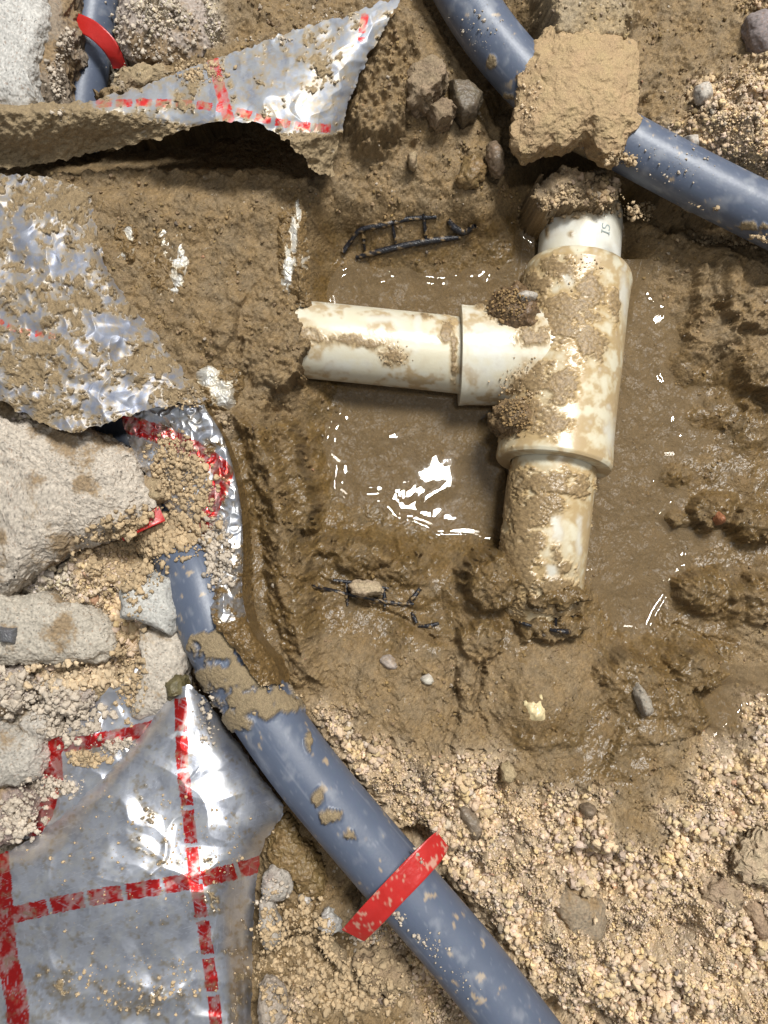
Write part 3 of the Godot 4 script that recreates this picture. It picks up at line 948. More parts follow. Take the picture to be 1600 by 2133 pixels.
func pipe_look(muds: Array, smear: float, scuff: float, mudc := Color(0.36, 0.27, 0.155)) -> Callable:
	var ns := noise(int(smear * 100) + 31, 130.0, 4)
	var nl := noise(33, 60.0, 3)
	var centers := []
	for e in muds:
		centers.append(e)
	return func(p: Vector3, _t: float, _a: float) -> Array:
		var q := px(p)
		var b := blotch(q.x, q.y, centers)
		var n := ns.get_noise_3dv(p)
		var m := b + n * 0.55 - 0.25
		var k := 1.0 + 0.08 * nl.get_noise_3dv(p)
		var c := NAVY * k
		var s := nl.get_noise_3d(p.x * 1.3, p.y, p.z * 1.3) * 0.6 + n * 0.7 + smear
		c = c.lerp(TAN, smoothstep(0.52, 0.62, s) * 0.75)
		var sc := nl.get_noise_2d(_t * 0.2, _a * 0.02) * 0.5 + nl.get_noise_2d(p.x * 0.9 + 5.0, p.z * 0.9)
		c = c.lerp(Color(0.36, 0.37, 0.39), smoothstep(0.30, 0.8, sc * 0.8 + n * 0.5 + scuff) * 0.3)
		var line := maxf(nl.get_noise_2d(_t * 0.1 + 9.0, _a * 0.24), nl.get_noise_2d(_t * 0.5 + _a * 0.03, _a * 0.2 - _t * 0.9))
		c = c.lerp(Color(0.45, 0.46, 0.49), smoothstep(0.4, 0.65, line) * 0.16)
		var mud := smoothstep(0.3, 0.5, m)
		c = c.lerp(mudc * (0.9 + 0.3 * n_spot.get_noise_3dv(p)), mud)
		c.a = 1.0
		return [c, mud]

func make_pipes() -> Array:
	# the three grey-blue pipes: world axis points, radius
	var low := [pt(262, 870, -38), pt(285, 950, -40), pt(345, 1080, -28), pt(402, 1190, -8), pt(448, 1320, 1), pt(520, 1440, 4), pt(640, 1610, 8), pt(800, 1800, 12), pt(960, 1985, 16), pt(1090, 2150, 20), pt(1240, 2350, 20), pt(1360, 2500, -20)]
	var top := [pt(915, -110, -6), pt(975, 5, -6), pt(1050, 110, -6), pt(1150, 210, -7), pt(1290, 290, -8), pt(1440, 370, -6), pt(1610, 455, -4), pt(1760, 530, -8), pt(1900, 600, -50)]
	var side := [pt(210, -110, -28), pt(197, 0, -29), pt(183, 100, -30), pt(172, 190, -31), pt(160, 300, -33)]
	return [[low, 0.0172, 0.55], [top, 0.0146, 0.45], [side, 0.0128, 0.3]]

func add_pipes(pp: Array) -> void:
	var m := tube(pp[0][0], [0.0172, 0.0172, 0.0172, 0.0172, 0.0172, 0.0172, 0.0172, 0.0172, 0.0172, 0.0172, 0.0172, 0.0172], 120, 500,
		pipe_look([[540, 1460, 120, 62], [450, 1410, 60, 50], [600, 1470, 60, 30], [495, 1500, 60, 30], [430, 1330, 60, 20], [690, 1700, 34, 26], [660, 1660, 22, 30], [640, 1545, 12, 30], [730, 1740, 20, 14], [455, 1345, 90, 60], [500, 1410, 80, 60]], 0.14, 0.1), M.plastic, M.dry, true, 0.0022)
	tag(put("plastic_pipe", m), "grey-blue plastic pipe running diagonally under the red strip to the lower frame edge", "pipe")
	m = tube(pp[1][0], [0.0146, 0.0146, 0.0146, 0.0146, 0.0146, 0.0146, 0.0146, 0.0146, 0.0146], 110, 420,
		pipe_look([[1025, 130, 22, 22], [1060, 200, 20, 12], [1200, 320, 60, 30], [1560, 470, 60, 14], [1380, 440, 90, 12]], 0.08, 0.22), M.plastic, M.dry)
	tag(put("plastic_pipe", m), "grey-blue plastic pipe crossing behind the white tee under a lump of mud", "pipe")
	m = tube(pp[2][0], [0.0128, 0.0128, 0.0128, 0.0128, 0.0128], 90, 170, pipe_look([[140, 110, 20, 20]], -0.25, 0.02), M.plastic, M.dry)
	tag(put("plastic_pipe", m), "grey-blue plastic pipe looped by a red strip beside the concrete block", "pipe")

func white_look(muds: Array, stain: float, bare: Array = []) -> Callable:
	var ns := noise(47, 95.0, 4)
	var nl := noise(48, 35.0, 3)
	return func(p: Vector3, _t: float, _a: float) -> Array:
		var q := px(p)
		var n := ns.get_noise_3dv(p)
		var l := nl.get_noise_3dv(p)
		var m := blotch(q.x, q.y, muds) + n * 0.6 - 0.2
		var c := Color(0.62, 0.57, 0.43).lerp(Color(0.66, 0.65, 0.59), clampf(0.45 + l * 0.9 - stain, 0.0, 1.0))
		var s := smoothstep(0.05, 0.55, l * 0.7 + n * 0.6 + stain)
		c = c.lerp(Color(0.44, 0.29, 0.10), s * 0.66)
		var thin := smoothstep(0.22, 0.42, n * 0.8 + l * 0.5 + stain * 0.8)
		c = c.lerp(Color(0.40, 0.29, 0.16), thin * 0.7)
		if bare.size():
			c = c.lerp(Color(0.64, 0.63, 0.56), smoothstep(0.1, 0.9, blotch(q.x, q.y, bare) * 0.7 + n * 0.8) * 0.8)
		var free := 0.0
		if bare.size():
			free = smoothstep(0.1, 0.7, blotch(q.x, q.y, bare) * 0.7 + n * 0.8)
		c = c.lerp(Color(0.43, 0.30, 0.14), smoothstep(-0.25, 0.4, m) * 0.62 * (1.0 - free))
		var mud := smoothstep(0.3, 0.6, m + 0.35 * n_spot.get_noise_3dv(p)) * (1.0 - free)
		c = c.lerp(Color(0.39, 0.27, 0.14) * (1.0 + 0.35 * n_spot.get_noise_3dv(p)), mud)
		c.a = 1.0
		return [c, mud]

func add_tee() -> void:
	var t := thing("white_pipe_tee", "white plastic pipe tee with glued pipe ends, stained by mud, lying in the pit", "pipe tee", pt(1170, 740, -66))
	var a := pt(1204, 566, -46)
	var b := pt(1152, 972, -25)
	var ax := []
	var rad := []
	for e in [[0.0, 0.0243], [0.0, 0.0296], [0.01, 0.0306], [0.045, 0.0312], [0.06, 0.0308], [0.2, 0.0302], [0.36, 0.0305], [0.5, 0.0308], [0.68, 0.0306], [0.85, 0.031], [0.93, 0.0316], [0.985, 0.0318], [1.0, 0.0308], [1.0, 0.024]]:
		ax.append(a.lerp(b, e[0]))
		rad.append(e[1])
	# even steps along the uneven profile
	var path := []
	var rr := []
	for i in 61:
		var f := float(i) / 60.0
		path.append(a.lerp(b, f))
	var keys := [[0.0, 0.0290], [0.02, 0.0304], [0.05, 0.0311], [0.075, 0.0306], [0.2, 0.0302], [0.36, 0.0305], [0.5, 0.0308], [0.7, 0.0306], [0.85, 0.0309], [0.94, 0.0316], [0.985, 0.0318], [1.0, 0.0306]]
	for i in 61:
		var f := float(i) / 60.0
		var r := 0.03
		for k in keys.size() - 1:
			if f >= keys[k][0] and f <= keys[k + 1][0]:
				r = lerpf(keys[k][1], keys[k + 1][1], (f - keys[k][0]) / (keys[k + 1][0] - keys[k][0]))
		rr.append(r)
	path.push_front(a)
	rr.push_front(0.0235)
	path.push_back(b)
	rr.push_back(0.0235)
	var muds := [[1165, 560, 60, 40], [1120, 590, 60, 40], [1190, 640, 110, 55], [1150, 690, 90, 60], [1230, 600, 60, 50], [1110, 790, 60, 60], [1100, 860, 70, 60], [1160, 800, 60, 70], [1060, 900, 30, 40], [1150, 880, 60, 50], [1230, 720, 50, 60], [1280, 640, 24, 60], [1060, 650, 60, 40]]
	var bare := [[1185, 590, 16, 22], [1060, 740, 70, 30], [1270, 900, 16, 60], [1300, 620, 12, 80]]
	put("tee_body", tube(path, rr, 240, 240, white_look(muds, 0.42, bare), M.pvc, M.mud, false, 0.0011), t)
	# branch socket
	var c := pt(1172, 742, -36)
	var e := pt(957, 741, -38)
	path = []
	rr = []
	for i in 31:
		var f := float(i) / 30.0
		path.append(c.lerp(e, f))
		rr.append(0.0278 if f < 0.95 else 0.0281)
	path.push_back(e)
	rr.push_back(0.0216)
	put("branch_socket", tube(path, rr, 210, 150, white_look([[1060, 650, 70, 34], [1110, 700, 60, 40], [1070, 870, 50, 40], [1000, 640, 14, 10], [1010, 850, 14, 10], [1100, 800, 60, 50]], 0.12, [[1020, 740, 70, 70]]), M.pvc, M.mud, false, 0.0011), t)
	# collar of filler between branch and body
	var ell := [pt(970, 742, -38), pt(800, 724, -36), pt(620, 706, -36), pt(540, 698, -48)]
	put("pipe_end", tube(ell, [0.0214, 0.0214, 0.0214, 0.0214], 170, 260, white_look([[720, 705, 60, 18], [815, 740, 34, 26], [770, 715, 50, 14], [640, 700, 50, 30], [930, 690, 20, 40], [880, 660, 30, 10], [945, 740, 12, 90]], 0.15, [[870, 700, 12, 60], [720, 760, 70, 20], [800, 665, 60, 10]]), M.pvc, M.mud), t)
	var stub := [pt(1203, 570, -45), pt(1206, 528, -46), pt(1209, 490, -48), pt(1212, 456, -58)]
	put("pipe_end", tube(stub, [0.0234, 0.0234, 0.0234, 0.0234], 150, 120, white_look([[1190, 488, 10, 10], [1215, 425, 100, 34], [1140, 480, 6, 20]], -0.3, [[1230, 490, 60, 22]]), M.pvc, M.mud), t)
	var down := [pt(1156, 950, -26), pt(1145, 1050, -25), pt(1132, 1160, -26), pt(1124, 1250, -38), pt(1118, 1310, -52)]
	put("pipe_end", tube(down, [0.0232, 0.0232, 0.0234, 0.0234, 0.0234], 160, 240, white_look([[1130, 1000, 120, 40], [1090, 1090, 52, 110], [1150, 1040, 60, 24], [1090, 1200, 60, 70], [1210, 1010, 40, 34], [1160, 1155, 26, 34], [1150, 1260, 110, 50], [1060, 1040, 40, 80], [1110, 1130, 40, 60], [1180, 1020, 90, 26], [1120, 1060, 70, 60], [1150, 1220, 90, 40], [1080, 1140, 70, 100], [1140, 1050, 80, 40], [1180, 1180, 30, 30], [1240, 1150, 14, 100]], 0.45, [[1165, 1095, 22, 40], [1206, 1130, 9, 70], [1150, 1190, 16, 20]]), M.pvc, M.wet, true, 0.0016), t)
	# faint print on the upper pipe end
	var tm := TextMesh.new()
	var sf := SystemFont.new()
	sf.font_names = PackedStringArray(["Droid Sans"])
	tm.font = sf
	tm.text = "IS"
	tm.font_size = 24
	tm.pixel_size = 0.00032
	tm.depth = 0.0001
	var ink := StandardMaterial3D.new()
	ink.albedo_color = Color(0.56, 0.60, 0.59)
	ink.roughness = 0.5
	tm.material = ink
	var o := MeshInstance3D.new()
	o.name = "lettering"
	o.mesh = tm
	t.add_child(o, true)
	var lean := 0.38
	var nrm := Vector3(sin(lean), cos(lean), 0)
	var ax3: Vector3 = (stub[2] - stub[1]).normalized()
	var up := nrm.cross(ax3).normalized()
	var at: Vector3 = stub[1].lerp(stub[2], 0.62) + nrm * 0.0241
	o.transform = Transform3D(Basis(ax3, up, ax3.cross(up)), at - t.position)

func strip(center: Array, width: float, thick: float, colour: Callable, m: Material, n := 60, roll := []) -> ArrayMesh:
	# a flat band along world points, with real thickness
	var P := PackedVector3Array()
	var C := PackedColorArray()
	for j in n + 1:
		var t := float(j) / n
		var p: Vector3 = along(center, t)
		var dir: Vector3 = (along(center, minf(t + 0.02, 1.0)) - along(center, maxf(t - 0.02, 0.0))).normalized()
		var side := dir.cross(Vector3.UP).normalized()
		if roll.size():
			side = side.rotated(dir, along(roll, t))
		var nrm := side.cross(dir).normalized()
		var w := 12
		for k in 2 * w:
			var s := float(k) / (w - 1) if k < w else float(2 * w - 1 - k) / (w - 1)
			var q := p + side * (s - 0.5) * width + nrm * (thick * 0.5 if k < w else -thick * 0.5)
			P.append(q)
			C.append(colour.call(q))
	return grid_mesh(P, C, 24, n + 1, true, m, null, PackedFloat32Array(), true)

func red_look(dust: float) -> Callable:
	return func(p: Vector3) -> Color:
		var n := n_spot.get_noise_3dv(p) * 0.7 + n_blot.get_noise_3d(p.x * 1.5, p.y, p.z * 1.5) * 0.6
		var c := RED * (1.0 + 0.15 * n_blot.get_noise_3dv(p))
		c = c.lerp(Color(0.5, 0.33, 0.24), smoothstep(0.5 - dust, 0.62 - dust, n) * 0.75)
		c.a = 1.0
		return c

func add_tapes() -> void:
	var s := strip([pt(736, 1948, 21), pt(770, 1912, 29), pt(815, 1864, 32), pt(862, 1815, 31), pt(900, 1775, 27), pt(922, 1748, 24)], 0.0128, 0.0006, red_look(0.24), M.tape, 80, [0.1, 0.0, 0.0, -0.05, 0.1, 0.5])
	tag(put("red_strip", s), "straight red plastic strip lying across the diagonal grey-blue pipe", "plastic strip")
	s = strip([pt(120, 44, -12), pt(150, 44, -10), pt(190, 60, -8), pt(222, 88, -10), pt(240, 116, -14), pt(250, 142, -19)], 0.0088, 0.0008, red_look(-0.06), M.tape, 70, [0.2, 0.2, 0.25, 0.35, 0.45, 0.4])
	tag(put("red_strip", s), "bright red plastic strip looping over the pipe by the concrete block", "plastic strip")
	s = strip([pt(250, 1112, 1), pt(275, 1098, 3), pt(305, 1084, 3), pt(338, 1070, 1)], 0.0082, 0.0006, red_look(0.1), M.tape, 40, [0.0, 0.15, -0.1, 0.1])
	tag(put("red_strip", s), "short red strip scrap half buried in the sand below the big stone", "plastic strip")

# red print on film: distance to px lines, with gaps every `dash` px
func red_print(u: float, v: float, lines: Array) -> bool:
	for l in lines:
		var d := seg_dist(u, v, l[0])
		if d.x < l[1] * 0.5:
			if l[2] <= 0.0 or fposmod(d.y, l[2]) > 9.0:
				return true
	return false

func film_look(mud_field: Callable, lines: Array, seed_: int, scuff := 0.3, mudc := Color(0.36, 0.265, 0.15), streak := Vector2(0.004, 0.012), dirty := 0.25, base := SILVER) -> Callable:
	var n1 := noise(seed_, 0.022, 4)
	var n2 := noise(seed_ + 1, 0.07, 3)
	var n3 := noise(seed_ + 2, 1.0, 3)
	return func(u: float, v: float, s: float, t: float) -> Array:
		var a := n1.get_noise_2d(u, v)
		var b := n2.get_noise_2d(u, v)
		var st := n3.get_noise_2d((u + v * 0.4) * streak.x * 4.0, (v - u * 0.4) * streak.y)
		var m: float = mud_field.call(u, v, s, t) + a * 0.8 + b * 0.42
		var c := base * (1.0 + 0.1 * b)
		c = c.lerp(Color(0.2, 0.22, 0.29), smoothstep(-0.1, 0.45, n1.get_noise_2d(v * 0.6 + 300.0, u * 0.6) + b * 0.5) * dirty)
		if red_print(u + a * 3.0, v + b * 3.0, lines):
			c = Color(0.62, 0.03, 0.03) * (1.0 + 0.12 * b)
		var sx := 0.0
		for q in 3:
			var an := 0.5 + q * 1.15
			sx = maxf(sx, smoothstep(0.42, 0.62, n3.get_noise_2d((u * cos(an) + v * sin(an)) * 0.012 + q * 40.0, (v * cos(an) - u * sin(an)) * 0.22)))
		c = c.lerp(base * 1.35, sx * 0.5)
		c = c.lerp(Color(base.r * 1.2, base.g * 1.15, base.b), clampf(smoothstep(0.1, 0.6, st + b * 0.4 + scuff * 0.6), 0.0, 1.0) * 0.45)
		c = c.lerp(Color(0.42, 0.33, 0.2), smoothstep(-0.12, 0.5, m) * 0.72)
		var mud := smoothstep(0.46, 0.56, m)
		c = c.lerp(mudc * (1.0 + 0.3 * b + 0.2 * n_grit.get_noise_2d(u * 0.00025, v * 0.00025)), mud)
		c.a = 1.0
		return [c, mud]

func V(u: float, v: float, h: float) -> Vector3:
	return Vector3(u, v, h)

func add_films() -> void:
	# upper flap over the hollow
	var rows := [
		[V(-60, 214, 2), V(60, 214, 5), V(190, 208, 6), V(330, 165, 3), V(430, 128, 2), V(530, 94, 3), V(625, 60, 4), V(730, 28, 4), V(840, -10, 2)],
		[V(-60, 232, 10), V(60, 235, 13), V(200, 228, 14), V(335, 205, 12), V(435, 170, 11), V(535, 145, 11), V(640, 120, 11), V(725, 95, 9), V(800, 60, 3)],
		[V(-60, 280, 2), V(60, 285, 5), V(205, 262, 10), V(340, 238, 16), V(440, 212, 20), V(535, 198, 20), V(640, 190, 17), V(705, 190, 9), V(745, 165, 2)],
		[V(-60, 325, -10), V(60, 322, -8), V(205, 296, -2), V(345, 266, 12), V(445, 244, 22), V(540, 242, 22), V(625, 262, 18), V(680, 270, 10), V(712, 268, 0)],
		[V(-60, 352, -14), V(60, 345, -12), V(205, 316, -7), V(350, 282, 10), V(445, 256, 22), V(530, 256, 22), V(612, 305, 18), V(648, 350, 6), V(692, 366, -6)]]
	var lines := [[vline([190, 216, 300, 213, 400, 216, 470, 226, 540, 246, 620, 262, 690, 268]), 17.0, 42.0], [vline([445, 128, 458, 180, 470, 228, 476, 245]), 24.0, 0.0], [vline([762, 20, 752, 80]), 14.0, 50.0]]
	var fl := film(rows, 420, 190, 2.4, 301, film_look(func(u: float, v: float, s: float, _t: float) -> float:
		var low := smoothstep(0.0, 34.0, v - (210.0 + (u - 200.0) * 0.19 if u < 480.0 else 262.0))
		return 0.16 + low * 0.9 + blotch(u, v, [[660, 115, 46, 60], [390, 190, 36, 50], [655, 190, 20, 40], [640, 330, 60, 40]]) * 0.5 + (0.12 if s < 0.3 else -0.06), lines, 311, 0.6, Color(0.36, 0.265, 0.15), Vector2(0.01, 0.02), 0.6, Color(0.35, 0.37, 0.42)), 9.0, null, 0.005, M.dull)
	tag(put("foil_film", fl), "torn silver foil film flap arching over the dark hollow below the top edge", "foil film")
	# muddy flap on the left
	rows = [
		[V(-60, 362, -10), V(40, 366, -9), V(110, 372, -9), V(170, 392, -10), V(205, 420, -12)],
		[V(-60, 470, 0), V(50, 480, 3), V(120, 490, 4), V(180, 505, 1), V(214, 540, -6)],
		[V(-60, 600, 6), V(70, 610, 12), V(160, 610, 12), V(235, 615, 6), V(270, 628, -3)],
		[V(-60, 710, 10), V(90, 735, 19), V(210, 730, 19), V(300, 720, 10), V(345, 722, 0)],
		[V(-60, 770, 14), V(110, 815, 24), V(240, 805, 22), V(335, 785, 14), V(395, 785, 5)],
		[V(-60, 800, 14), V(130, 896, 24), V(255, 868, 22), V(350, 846, 17), V(434, 832, 8)]]
	fl = film(rows, 260, 280, 4.2, 321, film_look(func(u: float, v: float, _s: float, _t: float) -> float:
		return 0.42 + blotch(u, v, [[120, 430, 90, 50], [150, 620, 60, 50], [60, 760, 90, 50], [300, 760, 60, 50], [390, 820, 50, 24], [100, 860, 60, 30]]) * 0.35 - blotch(u, v, [[50, 490, 40, 60], [230, 700, 70, 50], [250, 830, 90, 40], [120, 560, 50, 50]]) * 0.45, [[vline([-20, 660, 40, 690, 110, 700]), 12.0, 30.0]], 331, 0.5, Color(0.34, 0.245, 0.135), Vector2(0.01, 0.02), 0.6, Color(0.28, 0.30, 0.37)), 8.0, null, 0.006, M.dull)
	tag(put("foil_film", fl), "mud-smeared silver foil flap pointing toward the left end of the white pipe", "foil film")
	# upright edge with the red corner print
	rows = [
		[V(250, 858, 0), V(320, 846, 4), V(412, 842, 4), V(426, 848, -3), V(440, 856, -14)],
		[V(275, 940, -4), V(370, 925, 3), V(456, 915, 5), V(470, 920, -3), V(484, 930, -14)],
		[V(330, 1030, -6), V(410, 1035, 2), V(487, 1030, 5), V(501, 1036, -3), V(516, 1046, -14)],
		[V(395, 1130, -6), V(440, 1140, 3), V(497, 1140, 5), V(511, 1146, -3), V(526, 1156, -14)],
		[V(430, 1215, 4), V(462, 1222, 10), V(496, 1230, 6), V(512, 1238, -2), V(528, 1250, -14)],
		[V(446, 1294, 20), V(478, 1298, 21), V(512, 1300, 17), V(530, 1308, 4), V(548, 1318, -10)],
		[V(496, 1362, 22), V(530, 1368, 21), V(565, 1372, 12), V(580, 1378, 0), V(596, 1384, -12)],
		[V(540, 1430, 21), V(562, 1428, 18), V(584, 1428, 8), V(594, 1430, -4), V(606, 1434, -14)]]
	lines = [[vline([255, 880, 345, 908, 430, 950, 468, 985, 452, 1034]), 38.0, 0.0], [vline([446, 1046, 420, 1112]), 34.0, 0.0]]
	fl = film(rows, 230, 380, 1.6, 341, film_look(func(u: float, v: float, s: float, t: float) -> float:
		return (1.3 if s > 0.62 else -0.05 + (0.35 if v > 1130.0 else 0.0)) + smoothstep(0.68, 0.76, t) * 1.0 + blotch(u, v, [[360, 960, 40, 34], [330, 1000, 50, 40], [440, 930, 20, 20]]) * 0.5, lines, 351, 0.45, WET, Vector2(0.01, 0.02), 0.3), 7.0, M.wet, 0.01, M.foil)
	tag(put("foil_film", fl), "silver foil edge with bent red stripe standing between sand and wet mud", "foil film")
	# big foil in the lower corner
	rows = [
		[V(330, 1478, 4), V(352, 1456, 8), V(392, 1428, 10), V(428, 1455, 6), V(462, 1500, -6)],
		[V(270, 1560, 6), V(310, 1540, 16), V(388, 1520, 20), V(450, 1530, 14), V(512, 1570, -4)],
		[V(195, 1640, 4), V(250, 1620, 20), V(388, 1610, 25), V(480, 1600, 19), V(560, 1640, 0)],
		[V(85, 1735, 4), V(190, 1720, 25), V(394, 1715, 30), V(510, 1690, 22), V(592, 1690, 4)],
		[V(-20, 1795, 6), V(140, 1810, 30), V(404, 1820, 34), V(500, 1780, 24), V(548, 1762, 4)],
		[V(-60, 1860, 10), V(120, 1900, 30), V(414, 1910, 33), V(500, 1880, 18), V(530, 1880, -4)],
		[V(-60, 1990, 14), V(130, 2000, 26), V(430, 2010, 29), V(505, 2000, 8), V(526, 2000, -10)],
		[V(-60, 2190, 16), V(130, 2190, 26), V(455, 2190, 28), V(510, 2190, 6), V(522, 2190, -12)]]
	lines = [[vline([376, 1445, 380, 1590, 390, 1680, 402, 1790, 412, 1860, 432, 1980, 445, 2080, 456, 2200]), 26.0, 78.0],
		[vline([20, 1908, 130, 1882, 240, 1862, 340, 1846, 410, 1832, 480, 1818, 540, 1800]), 34.0, 80.0], [vline([-5, 1780, 4, 1880, 12, 1980, 34, 2080, 44, 2190]), 46.0, 0.0]]
	fl = film(rows, 330, 420, 2.4, 361, film_look(func(u: float, v: float, _s: float, _t: float) -> float:
		return -0.2 + blotch(u, v, [[300, 1690, 24, 110], [330, 1790, 40, 40], [300, 2080, 130, 50], [440, 1880, 22, 80], [120, 2060, 90, 60], [500, 2050, 40, 160], [430, 1790, 30, 20]]) * 0.48, lines, 371, 0.25, Color(0.36, 0.265, 0.15), Vector2(0.006, 0.016), 0.35), 5.0, null, 0.0034)
	tag(put("foil_film", fl), "large shiny silver foil with crossing red dashes in the lower corner", "foil film")
	# foil behind it
	rows = [
		[V(262, 1398, 2), V(288, 1378, 4), V(330, 1390, 2)],
		[V(180, 1480, -2), V(260, 1455, 4), V(350, 1450, 4)],
		[V(80, 1540, -5), V(190, 1525, 2), V(310, 1515, 6)],
		[V(76, 1620, -6), V(160, 1600, 0), V(262, 1590, 6)],
		[V(60, 1690, -6), V(120, 1675, 0), V(200, 1660, 4)],
		[V(40, 1750, -6), V(90, 1740, 0), V(130, 1730, 2)]]
	lines = [[vline([92, 1556, 180, 1546, 270, 1530, 330, 1510]), 30.0, 0.0], [vline([104, 1520, 112, 1620]), 40.0, 0.0], [vline([108, 1640, 96, 1690, 70, 1730]), 34.0, 0.0]]
	fl = film(rows, 170, 200, 2.6, 381, film_look(func(u: float, v: float, _s: float, _t: float) -> float:
		return -0.25 + blotch(u, v, [[175, 1575, 34, 18], [230, 1560, 40, 16], [120, 1640, 50, 20]]) * 0.6, lines, 391, 0.3), 4.0)
	tag(put("foil_film", fl), "smaller silver foil with a red T print behind the large foil", "foil film")
	# glimpses of foil through the mud, coloured whitish for the lamp they mirror
	var peeks := [
		[352, 525, 62, 140, -12.0, 4.0, [[346, 430, 16, 34], [358, 500, 24, 44], [372, 535, 22, 30], [364, 600, 16, 50]], "long silver foil glimpse showing through the middle of the mud sheet"],
		[606, 510, 36, 130, -13.0, -9.0, [[622, 430, 6, 50], [612, 490, 8, 50], [600, 560, 9, 50], [590, 605, 12, 24]], "narrow foil edge coloured bright for mirrored lamp light along the rim of the pit"],
		[452, 806, 56, 60, -10.0, 12.0, [[436, 784, 26, 22], [462, 815, 24, 28], [478, 838, 16, 18]], "crumpled foil scrap coloured pale for mirrored lamp light beside the tip of the muddy flap"],
		[258, 505, 36, 62, -11.0, 0.0, [[268, 484, 8, 14], [252, 535, 10, 12]], "tiny foil glimpse coloured white for mirrored lamp light beside the muddy flap"]]
	var k := 0
	for p in peeks:
		var grid := []
		for j in 5:
			var line := []
			for i in 5:
				var e := maxf(absf(i - 2.0), absf(j - 2.0)) / 2.0
				line.append(V(p[0] + (i - 2.0) * 0.5 * p[2] + (2.0 - j) * p[5] * 0.5, p[1] + (j - 2.0) * 0.5 * p[3], p[4] + 1.5 - 9.0 * e * e * e + 1.4 * sin(i * 1.7 + j)))
			grid.append(line)
		var spots: Array = p[6]
		fl = film(grid, 110, 190, 1.2, 400 + k * 5, film_look(func(u: float, v: float, _s: float, _t: float) -> float:
			return 0.8 - 1.5 * blotch(u, v, spots), [], 420 + k * 5, 0.7, MUD, Vector2(0.01, 0.02), 0.25, Color(0.66, 0.64, 0.60)), 6.0, M.mud, 0.02, M.dull)
		tag(put("foil_glimpse", fl), p[7], "foil film", "foil glimpses in the mud")
		k += 1

func stone(called: String, label: String, category: String, outline: Array, top_mm: float, foot_mm: float, m: Material, c: Callable, seed_: int, rough := 1.5, tilt := Vector2.ZERO, square := 5.0, dome := 0.15, group := "") -> MeshInstance3D:
	var o := put(called, lump(outline, top_mm, foot_mm, m, c, seed_, rough, tilt, square, dome))
	tag(o, label, category, group)
	return o

